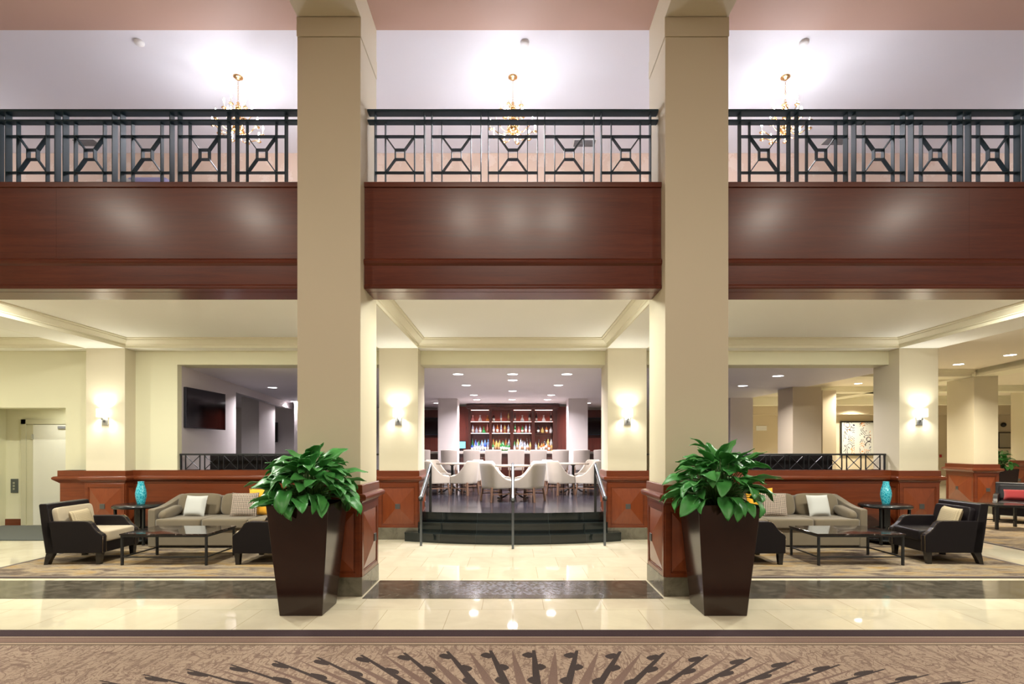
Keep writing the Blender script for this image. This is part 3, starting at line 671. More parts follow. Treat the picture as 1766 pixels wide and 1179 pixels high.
def rail_bay(xa, xb, centres, label):
    cx = (xa+xb)/2
    t = thing('balcony_railing', (cx, 5.75, 4.398), label, 'railing'); h = (xb-xa)/2; H = 0.852
    obj('top_rail', B().box(-h, h, -0.05, 0.05, H-0.025, H), M['rail'], t, 0.003)
    obj('middle_rail', B().box(-h, h, -0.04, 0.04, H-0.125, H-0.107), M['rail'], t, 0.002)
    th = 0.008
    for c in centres:
        c -= cx
        for sx in (-1, 1):
            obj('post', B().box(c+sx*0.270-th/2, c+sx*0.270+th/2, -0.04, 0.04, 0, H-0.025), M['rail'], t)
        p = B()
        for sx in (-1, 1): p.box(c+sx*0.160-th/2, c+sx*0.160+th/2, -0.025, 0.025, 0, H-0.125)
        zt, zb2, q, zc = 0.578, 0.180, 0.052, 0.379
        for z in (zt, zb2): p.box(c-0.270, c+0.270, -0.025, 0.025, z-th/2, z+th/2)
        for z in (zc+q, zc-q): p.box(c-q, c+q, -0.025, 0.025, z-th/2, z+th/2)
        for sx in (-1, 1): p.box(c+sx*q-th/2, c+sx*q+th/2, -0.025, 0.025, zc-q, zc+q)
        for sx in (-1, 1):
            for sz, ze in ((1, zt), (-1, zb2)):
                p.bar((c+sx*q, 0, zc+sz*q), (c+sx*0.158, 0, ze), th, 0.05, up=(0, 1, 0))
        obj('lattice_panel', p, M['rail'], t)
    return t
rail_bay(-1.592, 1.592, [0.621*i for i in (-2, -1, 0, 1, 2)], 'blue-black steel balcony railing of the middle bay, five lattice panels')
rail_bay(-9.2, -2.258, [-2.45-0.315-0.63*i for i in range(0, 10)], 'blue-black steel balcony railing of the left bay')
rail_bay(2.258, 9.2, [2.45+0.315+0.63*i for i in range(0, 10)], 'blue-black steel balcony railing of the right bay')
# low railings on the partitions
def low_rail(xa, xb, label, mirror):
    t = thing('low_railing', ((xa+xb)/2, 9.17, RZ), label, 'railing'); h = (xb-xa)/2
    obj('top_rail', B().box(-h, h, -0.03, 0.03, 0.255, 0.285), M['iron'], t, 0.003)
    n = int(2*h/0.32)
    xs = [-h+0.09+i*0.335 for i in range(int((2*h-0.1)/0.335)+1)]
    if mirror: xs = [-x for x in xs]
    e = B().box(-h, -h+0.02, -0.015, 0.015, 0, 0.255).box(h-0.02, h, -0.015, 0.015, 0, 0.255)
    obj('post', e, M['iron'], t)
    for x in xs:
        s = -1 if mirror else 1; xe = x+s*0.25
        if abs(xe) > h: continue
        p = B().box(min(x, xe)-0.005, min(x, xe)+0.005, -0.012, 0.012, 0, 0.255).box(max(x, xe)-0.005, max(x, xe)+0.005, -0.012, 0.012, 0, 0.255)
        p.bar((x, 0, 0.005), (xe, 0, 0.25), 0.007, 0.02, up=(0, 1, 0)).bar((x, 0, 0.25), (xe, 0, 0.005), 0.007, 0.02, up=(0, 1, 0))
        p.box(min(x, xe), max(x, xe), -0.012, 0.012, 0.0, 0.008)
        obj('cross_panel', p, M['iron'], t)
low_rail(-5.84, -2.28, 'low black cross-braced railing on top of the left partition', False)
low_rail(2.28, 6.54, 'low black cross-braced railing on top of the right partition', True)
for xa, xb, lb in ((-5.45, -2.5, 'black banquette back behind the left low railing'), (2.5, 5.75, 'black banquette back behind the right low railing')):
    t = thing('banquette', ((xa+xb)/2, 9.62, 0.45), lb, 'banquette'); h = (xb-xa)/2
    obj('backrest', B().box(-h, h, -0.24, -0.12, 0, 0.97), M['leather'], t, 0.015)
    obj('seat', B().box(-h, h, -0.12, 0.42, 0, 0.46), M['leather'], t, 0.03)

# ------------------------------------------------------------------ sconces
def sconce(x, y, z, label, rz=0):
    t = thing('wall_sconce', (x, y, z), label, 'wall lamp', None, rz)
    obj('back_plate', B().box(-0.055, 0.055, -0.018, 0.0, -0.065, 0.065), M['nickel'], t, 0.004)
    obj('knob', B().box(-0.018, 0.018, -0.032, -0.018, -0.02, 0.016), M['pewter'], t, 0.003)
    obj('arm', B().box(-0.012, 0.012, -0.085, -0.018, 0.02, 0.036).box(-0.012, 0.012, -0.085, -0.070, 0.02, 0.085), M['nickel'], t, 0.002)
    sh = B(); n = 28; vs = []
    for z_ in (0.07, 0.205):
        for k_ in range(n):
            a = 2*PI*k_/n; c, s_ = math.cos(a), math.sin(a)
            vs.append((0.07*math.copysign(abs(c)**0.7, c), -0.085+0.055*math.copysign(abs(s_)**0.7, s_), z_))
    sh._add(vs, [(k_, (k_+1) % n, n+(k_+1) % n, n+k_) for k_ in range(n)], True)
    o = obj('shade', sh, M['shade'], t); md = o.modifiers.new('solid', 'SOLIDIFY'); md.thickness = 0.004
    lamp('sconce_light', 'POINT', (0, -0.085, 0.135), SCONCE_W, SCONCE_C, 0.035, t)
    return t
for x, lb in ((-1.94, 'nickel wall sconce glowing on the pilaster left of the steps'), (1.94, 'nickel wall sconce glowing on the pilaster right of the steps'),
              (-6.91, 'nickel wall sconce glowing on the pilaster beside the alcove'), (6.885, 'nickel wall sconce glowing on the pilaster above the right end table')):
    sconce(x, BF, 2.0, lb)

# ------------------------------------------------------------------ downlights
def downlight(x, y, z, power, color, label, group, r=0.075, glow='lamp', size=None, spread=None):
    t = thing('downlight', (x, y, z), label, 'ceiling light', group)
    b = B(); n = 28; vs = []
    for rr, zz in ((r, -0.004), (r+0.022, -0.006), (r+0.022, 0.002), (r, 0.002)):
        vs += [(rr*math.cos(2*PI*k_/n), rr*math.sin(2*PI*k_/n), zz) for k_ in range(n)]
    fs = []
    for i in range(4):
        for k_ in range(n): fs.append((i*n+k_, i*n+(k_+1) % n, ((i+1) % 4)*n+(k_+1) % n, ((i+1) % 4)*n+k_))
    b._add(vs, fs, True); obj('trim_ring', b, M['white'], t)
    obj('lens', B().lathe([(r, -0.002), (r, 0.001)], 24), M[glow], t)
    if power:
        l = lamp('downlight_lamp', 'AREA', (0, 0, -0.012), power, color, size or 2*r, t)
        if spread: l.data.spread = spread
    return t
for i, x in enumerate((-8.1, -5.4, -1.0, 0.0, 0.95, 5.3, 8.1)):
    downlight(x, 0.2, 6.43, ATRIUM_W*0.8 if abs(x) > 2 else ATRIUM_W*0.55, ATRIUM_C, 'unseen ceiling light added to light the carpet and pillars', 'atrium ceiling lights', 0.22)
for y in (-4.5,):
    for x in (-5.4, 0, 5.4): downlight(x, y, 6.43, ATRIUM_W*1.5, ATRIUM_C, 'unseen ceiling light added to light the carpet and pillars', 'atrium ceiling lights', 0.22, spread=2.4)  # extra row behind the camera, added to light floor and pillar faces
for x in (-9.2, -5.9, -4.2, -0.5, 0.5, 4.2, 5.9, 9.2):
    if x < 8: downlight(x, 6.32, 3.40, UNDER_W*(0.45 if abs(x) < 1 else 1), UNDER_C, 'added downlight hidden behind the balcony fascia', 'added lounge downlights', 0.10)  # added out of sight to light the lounge floor and sofas
for i, (px, py) in enumerate(((790, 645), (884, 645), (977.6, 645), (884, 655.4), (804, 664), (963, 664), (884, 674), (817, 681), (950.5, 681), (822.5, 689), (883, 689), (944, 689), (753.5, 694.8), (1013.5, 694.8),
                              (1341.7, 648), (1281, 665), (508, 700), (470, 668))):
    Y = 1.45*900/(772-py)
    if py > 690 and px < 520: Y = 16.3
    downlight((px-884.5)/900*Y, Y, 3.0, BAR_W, BAR_C, 'small round downlight in the bar ceiling', 'bar ceiling downlights', 0.10, 'lamp_cool', 0.24, 2.55)
for (px, py, e) in ((1653, 628, 1), (1742, 612, 1), (1480, 661, 1), (1488, 692, 1.2)):
    Y = 1.85*900/(772-py)
    downlight((px-884.5)/900*Y, Y, 3.40, RIGHT_W*e, RIGHT_C, 'round downlight in the right wing ceiling', 'right wing downlights', 0.095, spread=2.3)
for x, y in ((14, 11), (13, 18.0), (16.5, 16), (20, 18.5), (9.9, 18.3)):
    downlight(x, y, 3.40, RIGHT_W*1.2, RIGHT_C, 'round downlight in the right wing ceiling', 'right wing downlights', 0.095, spread=2.3)
downlight(-8.8, 9.9, 2.35, 8, UNDER_C, 'downlight in the alcove ceiling', None, 0.07)
downlight(-9.5, 14.5, 3.0, 20, BAR_C, 'downlight in the room beyond the bar', None, 0.09)

# smoke detectors and vents of the mezzanine ceiling
def on_mezz(px, py): Y = 4.95*900/(772-py); return (px-884.5)/900*Y, Y
for px, py, lb in ((905, 73, 'small white smoke detector above the middle chandelier'), (1387, 72, 'small white smoke detector above the right chandelier'), (240, 72, 'small white smoke detector above the left balcony')):
    x, y = on_mezz(px, py); t = thing('smoke_detector', (x, y, 6.50), lb, 'smoke detector')
    obj('body', B().lathe([(0.055, 0), (0.055, -0.02), (0.04, -0.035), (0.0, -0.038)], 20), M['white'], t)
for px, py, lb in ((150, 245, 'grey ceiling vent behind the left balcony railing'), (1008, 246, 'grey ceiling vent behind the middle balcony railing'), (1440, 243, 'grey ceiling vent behind the right balcony railing')):
    x, y = on_mezz(px, py); t = thing('ceiling_vent', (x, y, 6.50), lb, 'vent')
    obj('frame', B().box(-0.19, 0.19, -0.10, 0.10, -0.008, 0), M['white'], t)
    g = B()
    for i in range(7): g.box(-0.17, 0.17, -0.085+i*0.026, -0.085+i*0.026+0.016, -0.016, -0.008)
    obj('grille', g, M['grille'], t)

# ------------------------------------------------------------------ chandeliers
def chandelier(x, label, rz):
    t = thing('chandelier', (x, 6.97, 6.50), label, 'chandelier', None, rz)
    obj('canopy', B().lathe([(0.0, -0.04), (0.022, -0.038), (0.03, -0.026), (0.05, -0.018), (0.062, -0.008), (0.062, 0)], 24), M['brass'], t)
    ch = B()
    for i in range(11):
        z = -0.045-i*0.026; a = (i % 2)*PI/2
        ch.tube([(0.008*math.cos(a)*math.cos(q), 0.008*math.sin(a)*math.cos(q), z+0.017*math.sin(q)-0.013) for q in [2*PI*j/10 for j in range(11)]], 0.002, 5)
    obj('chain', ch, M['brass'], t)
    prof = [(0.0, -0.33), (0.012, -0.335), (0.02, -0.35), (0.012, -0.365), (0.03, -0.385), (0.045, -0.41), (0.03, -0.44), (0.014, -0.46), (0.014, -0.50), (0.03, -0.515), (0.04, -0.53), (0.02, -0.55),
            (0.014, -0.58), (0.02, -0.60), (0.05, -0.63), (0.075, -0.665), (0.08, -0.69), (0.07, -0.72), (0.04, -0.745), (0.02, -0.755), (0.03, -0.775), (0.025, -0.80), (0.01, -0.815), (0.0, -0.82)]
    obj('stem', B().lathe(prof[::-1], 20), M['brass'], t)
    for (n, R, z0, zcup, off) in ((6, 0.165, -0.52, -0.47, 0.2), (10, 0.30, -0.69, -0.72, 0.1)):
        for k_ in range(n):
            a = 2*PI*k_/n+off; c, s_ = math.cos(a), math.sin(a)
            pts = []
            for j in range(9):
                u = j/8; r = 0.02+(R-0.02)*u; z = z0-0.09*math.sin(PI*min(1, u*1.15))*(1-0.15*u)+(zcup-z0)*u**3
                pts.append((r*c, r*s_, z))
            arm = obj('arm', B().tube(pts, 0.006, 6), M['brass'], t)
            cup = B().lathe([(0.006, -0.012), (0.016, -0.004), (0.03, 0.006), (0.032, 0.010), (0.012, 0.006), (0.012, 0.02), (0.0, 0.022)], 12, (R*c, R*s_, zcup))
            obj('cup', cup, M['brass'], arm)
            cd = obj('candle', B().lathe([(0.0085, 0.01), (0.0085, 0.085)], 8, (R*c, R*s_, zcup)), M['candle'], t)
            obj('bulb', B().lathe([(0.0, 0.084), (0.008, 0.086), (0.0135, 0.10), (0.012, 0.115), (0.006, 0.135), (0.0, 0.142)], 8, (R*c, R*s_, zcup)), M['bulb'], cd)
    for k_ in range(4):
        a = 2*PI*k_/4+0.4
        lamp('candle_light', 'POINT', (0.24*math.cos(a), 0.24*math.sin(a), -0.92), CHAND_W*4, CHAND_C, 0.06, t)
    return t
chandelier(-3.67, 'brass candle chandelier above the left balcony', 0.3)
chandelier(0.0, 'brass candle chandelier above the middle balcony', 0.0)
chandelier(3.64, 'brass candle chandelier above the right balcony', -0.25)
lamp('mezzanine_chandelier_beyond', 'POINT', (-8.6, 6.97, 5.9), CHAND_W*14, CHAND_C, 0.2)
lamp('mezzanine_chandelier_beyond', 'POINT', (8.6, 6.97, 5.9), CHAND_W*14, CHAND_C, 0.2)
# lavender chair on the mezzanine
t = thing('high_back_chair', (-5.55, 7.7, 4.30), 'lavender high-back chair with a white throw, half hidden behind the left balcony railing', 'chair')
obj('seat', B().soft(-0.3, 0.3, -0.3, 0.3, 0.25, 0.48), M['lavender'], t)
obj('backrest', B().box(-0.30, 0.30, 0.2, 0.36, 0.4, 1.36), M['lavender'], t, 0.04, 3)
obj('throw', B().soft(-0.62, -0.02, 0.12, 0.45, 0.85, 1.36, e=0.8), M['cushion_w'], t)
for sx in (-1, 1):
    for sy in (-1, 1): obj('leg', B().box(sx*0.24-0.02, sx*0.24+0.02, sy*0.24-0.02, sy*0.24+0.02, 0, 0.27), M['ebony'], t)

# ------------------------------------------------------------------ planters with plants
def leaf(b, base, d, up, L, Wd, droop, fold, twist=0.0):
    """base point, heading d (unit), up vector; blade bends down by droop"""
    side = d.cross(up).normalized(); up = side.cross(d).normalized()
    side = (side*math.cos(twist)+up*math.sin(twist)).normalized(); up = side.cross(d).normalized()
    nu, nv = 5, 11; vs = []
    for j in range(nv):
        v = j/(nv-1)
        wv = Wd/2*(math.sin(PI*min(1, v**0.80))**0.75)*(1.02-0.12*v) if 0 < v < 1 else 0.0008
        a = droop*v; 
        if droop > 1e-3: cx, cz = L*math.sin(a)/droop, -L*(1-math.cos(a))/droop
        else: cx, cz = L*v, 0
        c = base+d*cx+up*cz; nrm = up*math.cos(a)+d*math.sin(a)
        for i in range(nu):
            u = (i/(nu-1))*2-1
            wav = 0.006*math.sin(v*14+u*3+L*50)*abs(u)
            vs.append(c+side*(u*wv)+nrm*(fold*abs(u)**0.7*wv+wav))
    fs = [(j*nu+i, j*nu+i+1, (j+1)*nu+i+1, (j+1)*nu+i) for j in range(nv-1) for i in range(nu-1)]
    b._add(vs, fs, True)
def plant(parent, seed, n=95, R=0.36, H=0.46, Lr=(0.20, 0.31), z0=0.98, sc=1.0):
    rnd = random.Random(seed); lf, stm = B(), B()
    for i in range(n):
        a = i*2.39996+rnd.uniform(-0.3, 0.3)
        el = math.radians(4+80*((i+0.5)/n)**1.15)+rnd.uniform(-0.12, 0.12)
        rad = rnd.uniform(0.62, 1.0)
        ex = R*math.cos(el)*rad; ez = H*math.sin(el)*rad
        end = Vector((ex*math.cos(a), ex*math.sin(a), z0+0.05+ez*sc))
        root = Vector((0.12*math.cos(a)*rnd.random(), 0.12*math.sin(a)*rnd.random(), z0))
        mid = root.lerp(end, 0.5)+Vector((0, 0, 0.06))
        stm.tube([root, mid, end], [0.006, 0.005, 0.003], 5)
        e2 = el*0.75+rnd.uniform(-0.55, 0.35)-0.05
        ah = a+rnd.uniform(-0.75, 0.75)
        d = Vector((math.cos(ah)*math.cos(e2), math.sin(ah)*math.cos(e2), math.sin(e2)))
        L = rnd.uniform(*Lr)*sc
        leaf(lf, end, d, Vector((-math.cos(ah)*math.sin(e2), -math.sin(ah)*math.sin(e2), math.cos(e2))), L, L*rnd.uniform(0.42, 0.56), rnd.uniform(0.5, 1.7), rnd.uniform(0.12, 0.35), rnd.uniform(-0.6, 0.6))
    o = obj('foliage', lf, M['leaf'], parent); md = o.modifiers.new('solid', 'SOLIDIFY'); md.thickness = 0.0015
    obj('stems', stm, M['stem'], parent)
def planter(x, y, label, seed):
    t = thing('tall_planter', (x, y, 0), label, 'planter')
    h0, h1, H = 0.197, 0.283, 1.03
    v = B(); pr = [(h0, 0.0), (h1, H), (h1-0.022, H), (h1-0.03, H-0.10)]; vs = []
    for h, z in pr: vs += [(-h, -h, z), (h, -h, z), (h, h, z), (-h, h, z)]
    fs = [(3, 2, 1, 0)]+[(i*4+k_, i*4+(k_+1) % 4, (i+1)*4+(k_+1) % 4, (i+1)*4+k_) for i in range(3) for k_ in range(4)]+[(12, 13, 14, 15)]
    v._add(vs, fs); obj('pot', v, M['planter'], t, 0.006, 3)
    h = h1-0.032; s = B().grid(lambda u, w: (-h+2*h*u, -h+2*h*w, H-0.055+0.02*noise.noise(Vector((u*9, w*9, seed)))), 16, 16)
    obj('mulch', s, M['soil'], t)
    plant(t, seed, 135)
    return t
planter(-1.955, 5.007, 'tall tapered glossy brown planter with a leafy green plant, in front of the left pillar', 11)
planter(1.963, 5.007, 'tall tapered glossy brown planter with a leafy green plant, in front of the right pillar', 23)

# ------------------------------------------------------------------ rugs
def rug(xa, xb, ya, yb, label):
    t = thing('area_rug', ((xa+xb)/2, (ya+yb)/2, 0), label, 'rug'); hx, hy = (xb-xa)/2, (yb-ya)/2; w = 0.055
    obj('field', B().box(-hx+w, hx-w, -hy+w, hy-w, 0, 0.012), M['rug'], t)
    obj('border', B().box(-hx, hx, -hy, -hy+w, 0, 0.013).box(-hx, hx, hy-w, hy, 0, 0.013).box(-hx, -hx+w, -hy+w, hy-w, 0, 0.013).box(hx-w, hx, -hy+w, hy-w, 0, 0.013), M['rugborder'], t)
rug(-6.6, -2.45, 6.20, 8.80, 'abstract beige and brown rug under the left seating group')
rug(2.45, 6.7, 6.20, 8.80, 'abstract beige and brown rug under the right seating group')
rug(7.7, 12.4, 7.2, 11.6, 'beige rug under the far armchairs of the right wing')

# ------------------------------------------------------------------ sofas
def sofa(cx, y, label, wd=2.36):
    """faces -y; front at local y = 0"""
    t = thing('sofa', (cx, y, 0), label, 'sofa'); h = wd/2; aw = 0.11
    obj('base', B().box(-h+0.01, h-0.01, 0.02, 0.80, 0.035, 0.31), M['sofa'], t, 0.012)
    for sx in (-1, 1):
        pr = [(0.0, 0.02), (0.0, 0.585), (0.015, 0.60), (0.06, 0.605), (0.22, 0.615), (0.40, 0.655), (0.60, 0.72), (0.76, 0.765), (0.84, 0.77), (0.86, 0.02)]
        b = B(); xa = sx*h; xb = sx*(h-aw); b.sweep_x([(p, q) for p, q in pr], min(xa, xb), max(xa, xb))
        obj('arm', b, M['sofa'], t, 0.02, 3)
    obj('back', B().box(-h+aw, h-aw, 0.70, 0.86, 0.28, 0.745), M['sofa'], t, 0.03, 3)
    sw = (wd-2*aw)/3
    for i in range(3):
        xa = -h+aw+i*sw
        obj('seat_cushion', B().soft(xa+0.003, xa+sw-0.003, -0.03, 0.70, 0.30, 0.455, e=0.14), M['sofa'], t)
        b = B(); b.T = Matrix.Translation((xa+sw/2, 0.60, 0.61)) @ Matrix.Rotation(-0.20, 4, 'X')
        b.soft(-sw/2+0.004, sw/2-0.004, -0.085, 0.085, -0.185, 0.185, e=0.30); obj('back_cushion', b, M['sofa'], t)
    for sx in (-1, 1):
        b = B(); b.T = Matrix.Translation((sx*(h-aw-0.075), 0.25, 0.515)) @ Matrix.Rotation(0.18, 4, 'X')
        b.soft(-0.065, 0.065, -0.23, 0.25, -0.07, 0.085, e=0.45); obj('arm_bolster', b, M['sofa'], t)
    for sx in (-1, 1):
        for yy in (0.08, 0.74): obj('foot', B().box(sx*(h-0.12)-0.03, sx*(h-0.12)+0.03, yy-0.03, yy+0.03, 0.013, 0.04), M['ebony'], t)
    return t
sofa(-4.46, 8.06, 'taupe three-seat sofa against the left partition')
sofa(4.30, 8.06, 'taupe three-seat sofa against the right partition')
def cushion(x, y, z, w, h, tck, m, label, rx=-0.25, rz=0.0, ry=0.0):
    b = B().pillow(w, h, tck); o = obj('throw_pillow', b, m); o.location = (x, y, z); o.rotation_euler = (rx, ry, rz)
    tagd(o, label, 'pillow'); return o
cushion(-5.12, 8.42, 0.615, 0.37, 0.34, 0.13, M['cushion_w'], 'white throw pillow at the left end of the left sofa', -0.28, -0.12)
cushion(-4.32, 8.40, 0.635, 0.42, 0.40, 0.13, M['weave'], 'charcoal lattice throw pillow on the left sofa', -0.28, 0.10)
cushion(-4.12, 8.56, 0.665, 0.42, 0.44, 0.12, M['cushion_y'], 'mustard yellow throw pillow behind the lattice pillow on the left sofa', -0.20, 0.08)
cushion(4.93, 8.42, 0.62, 0.37, 0.35, 0.13, M['cushion_w'], 'white throw pillow at the right end of the right sofa', -0.28, 0.10)
cushion(4.20, 8.40, 0.635, 0.42, 0.40, 0.13, M['weave'], 'charcoal lattice throw pillow on the right sofa', -0.28, -0.05, 0.05)
cushion(4.06, 8.56, 0.665, 0.44, 0.44, 0.12, M['cushion_y'], 'mustard yellow throw pillow behind the lattice pillow on the right sofa', -0.20, -0.08, -0.06)

# ------------------------------------------------------------------ club armchairs (face +x, near side at -y)
def armchair(loc, rz, label, inner, group=None):
    t = thing('club_armchair', loc, label, 'armchair', group, rz); hw = 0.355; D = 0.76
    ap = [(0.03, 0.15), (0.0, 0.45), (-0.02, 0.57), (0.52, 0.57), (0.56, 0.565), (0.60, 0.54), (0.64, 0.48), (0.685, 0.43), (0.74, 0.395), (0.755, 0.37), (0.75, 0.15)]
    for sy in (-1, 1):
        a, b_ = sy*hw, sy*(hw-0.085)
        o = obj('arm', B().prism(ap, min(a, b_), max(a, b_)), M['leather'], t, 0.010, 2)
        nl = B(); path = ap[3:]
        for (p, q) in zip(path[:-1], path[1:]):
            L = math.hypot(q[0]-p[0], q[1]-p[1]); n = max(1, int(L/0.018))
            for i in range(n):
                u = i/n; x = p[0]+(q[0]-p[0])*u; z = p[1]+(q[1]-p[1])*u
                if p[0] >= 0.52 or q[1] < 0.3:
                    for yy in (a-sy*0.010, b_+sy*0.010): nl.ball((x+0.002, yy, z+0.001), 0.0042, 6, 4)
        obj('nailheads', nl, M['nail'], o)
    obj('front_rail', B().box(0.66, 0.74, -hw+0.085, hw-0.085, 0.15, 0.30), M['leather'], t, 0.008)
    obj('seat_deck', B().box(0.05, 0.70, -hw+0.085, hw-0.085, 0.15, 0.29), M['leather'], t)
    obj('seat_cushion', B().soft(0.06, 0.765, -hw+0.088, hw-0.088, 0.285, 0.435, e=0.13), inner, t)
    bk = [(0.025, 0.15), (0.15, 0.15), (0.10, 0.45), (0.045, 0.785), (0.03, 0.80), (-0.05, 0.80), (-0.062, 0.785), (-0.022, 0.45)]
    o = obj('backrest', B().prism(bk, -hw, hw), M['leather'], t, 0.012, 2)
    nl = B()
    for i in range(36):
        yy = -hw+0.012+i*(2*hw-0.024)/35; nl.ball((0.036, yy, 0.782), 0.0042, 6, 4)
    for i in range(11):
        z = 0.58+i*0.0185
        for yy in (-hw+0.012, hw-0.012): nl.ball((0.10-(z-0.45)*0.194+0.002, yy, z), 0.0042, 6, 4)
    obj('nailheads', nl, M['nail'], o)
    b = B(); b.T = Matrix.Translation((0.115, 0, 0.60)) @ Matrix.Rotation(-0.19, 4, 'Y')
    b.soft(-0.04, 0.045, -hw+0.05, hw-0.05, -0.17, 0.145, e=0.16); obj('back_cushion', b, inner, t)
    for sy in (-1, 1):
        b = B(); vs = []
        for (x, z, w) in ((0.665, 0.0, 0.05), (0.66, 0.155, 0.07)):
            vs += [(x, sy*(hw-0.012), z), (x+w, sy*(hw-0.012), z), (x+w, sy*(hw-0.012-w), z), (x, sy*(hw-0.012-w), z)]
        F = [(0, 1, 2, 3), (7, 6, 5, 4), (0, 4, 5, 1), (1, 5, 6, 2), (2, 6, 7, 3), (3, 7, 4, 0)]
        b._add(vs, F); obj('leg', b, M['ebony'], t)
        b = B(); vs = []
        for (x, z, w) in ((-0.005, 0.0, 0.05), (0.005, 0.06, 0.065), (0.025, 0.155, 0.10)):
            vs += [(x, sy*(hw-0.012), z), (x+w, sy*(hw-0.012), z), (x+w, sy*(hw-0.075), z), (x, sy*(hw-0.075), z)]
        F = [(0, 1, 2, 3), (11, 10, 9, 8)]+[(i*4+k_, (i+1)*4+k_, (i+1)*4+(k_+1) % 4, i*4+(k_+1) % 4) for i in range(2) for k_ in range(4)]
        b._add(vs, F); obj('leg', b, M['ebony'], t)
    return t
RT = 0.013
armchair((-6.17, 7.20, RT), 0.03, 'black leather armchair with beige seat and back, at the left rug edge', M['beige'])
armchair((6.22, 7.23, RT), PI-0.03, 'all-black leather armchair with nailhead trim, at the right end of the right rug', M['leather'])
armchair((-2.93, 7.20, RT), PI, 'black leather armchair with a beige seat, half hidden behind the left planter', M['beige'])
armchair((2.83, 7.20, RT), 0, 'black leather armchair half hidden behind the right planter', M['leather'])
armchair((10.75, 11.1, RT), PI+0.75, 'black leather armchair with a red pillow, in front of the angled pillar', M['leather'])
armchair((10.95, 10.15, RT), PI+0.45, 'black leather armchair cut off by the right edge of the photo', M['leather'])
cushion(-5.93, 7.18, 0.575, 0.46, 0.27, 0.12, M['tweed'], 'beige tweed lumbar pillow on the beige and black armchair', -0.30, PI/2+0.25)
cushion(5.99, 7.16, 0.60, 0.46, 0.29, 0.12, M['tweed'], 'beige tweed lumbar pillow on the all-black armchair', -0.30, -PI/2-0.25)
cushion(10.55, 10.92, 0.56, 0.42, 0.26, 0.12, M['cushion_r'], 'red throw pillow on the far black armchair', -0.6, -0.75)

# ------------------------------------------------------------------ coffee tables
def coffee_table(xa, xb, ya, yb, label):
    t = thing('coffee_table', ((xa+xb)/2, (ya+yb)/2, RT), label, 'coffee table'); hx, hy = (xb-xa)/2, (yb-ya)/2; r = 0.014
    obj('table_top', B().box(-hx-0.01, hx+0.01, -hy-0.01, hy+0.01, 0.395, 0.415), M['marble'], t, 0.003)
    obj('apron', B().box(-hx, hx, -hy, -hy+0.02, 0.37, 0.395).box(-hx, hx, hy-0.02, hy, 0.37, 0.395).box(-hx, -hx+0.02, -hy+0.02, hy-0.02, 0.37, 0.395).box(hx-0.02, hx, -hy+0.02, hy-0.02, 0.37, 0.395), M['iron'], t)
    for sx in (-1, 1):
        for sy in (-1, 1): obj('leg', B().box(sx*(hx-r)-r, sx*(hx-r)+r, sy*(hy-r)-r, sy*(hy-r)+r, 0, 0.37), M['iron'], t, 0.003)
    q = 0.008
    for sy in (-1, 1): obj('stretcher', B().box(-hx+2*r, hx-2*r, sy*(hy-r)-q, sy*(hy-r)+q, 0.10, 0.116), M['iron'], t)
    for sx in (-1, 1): obj('stretcher', B().box(sx*(hx-r)-q, sx*(hx-r)+q, -hy+2*r, hy-2*r, 0.10, 0.116), M['iron'], t)
coffee_table(-5.13, -4.00, 6.82, 7.52, 'black marble-topped coffee table on the left rug')
coffee_table(3.99, 5.12, 6.82, 7.52, 'black marble-topped coffee table on the right rug')
def end_table(x, y, label):
    t = thing('end_table', (x, y, RT), label, 'side table'); H = 0.63
    obj('table_top', B().lathe([(0.30, H-0.06), (0.37, H-0.05), (0.375, H-0.03), (0.365, H-0.01), (0.35, H), (0.0, H)], 40), M['blackwood'], t)
    for k_ in range(4):
        a = PI/4+k_*PI/2; c, s = math.cos(a), math.sin(a)
        obj('leg', B().bar((0.30*c, 0.30*s, 0), (0.32*c, 0.32*s, H-0.055), 0.04, 0.03), M['blackwood'], t, 0.003)
    obj('pedestal', B().box(-0.04, 0.04, -0.04, 0.04, 0.06, H-0.05), M['blackwood'], t, 0.004)
    b = B()
    for k_ in range(4):
        a = PI/4+k_*PI/2; c, s = math.cos(a), math.sin(a)
        b.tube([(0.02*c, 0.02*s, 0.26), (0.12*c, 0.12*s, 0.23), (0.22*c, 0.22*s, 0.13), (0.30*c, 0.30*s, 0.07)], 0.018, 8)
    obj('scroll_brace', b, M['blackwood'], t)
    obj('low_shelf', B().lathe([(0.27, 0.05), (0.28, 0.06), (0.28, 0.075), (0.0, 0.08)], 32), M['blackwood'], t)
end_table(-6.05, 8.46, 'round black end table between the left sofa and the pilaster')
end_table(6.03, 8.46, 'round black end table between the right sofa and the pilaster')
vp = [(0.0, 0.0), (0.050, 0.0), (0.055, 0.01), (0.066, 0.06), (0.078, 0.12), (0.080, 0.17), (0.072, 0.23), (0.056, 0.29), (0.045, 0.335), (0.044, 0.355), (0.047, 0.365), (0.040, 0.362), (0.038, 0.33), (0.0, 0.32)]
for x, y, lb in ((-6.00, 8.42, 'turquoise glazed ceramic vase on the left end table'), (6.02, 8.42, 'turquoise glazed ceramic vase on the right end table')):
    o = obj('ceramic_vase', B().lathe(vp, 32), M['teal']); o.location = (x, y, RT+0.63); tagd(o, lb, 'vase')
# small dark side table in the right wing
t = thing('side_table', (9.55, 9.95, RT), 'small black side table in front of the far armchairs', 'side table', rz=-0.2)
obj('table_top', B().box(-0.42, 0.22, -0.22, 0.30, 0.42, 0.46), M['blackwood'], t, 0.004)
for sx in (-0.40, 0.20):
    for sy in (-0.20, 0.28): obj('leg', B().box(sx-0.022, sx+0.022, sy-0.022, sy+0.022, 0, 0.42), M['blackwood'], t, 0.003)
obj('stretcher', B().box(-0.38, 0.18, 0.27, 0.29, 0.12, 0.14), M['blackwood'], t)

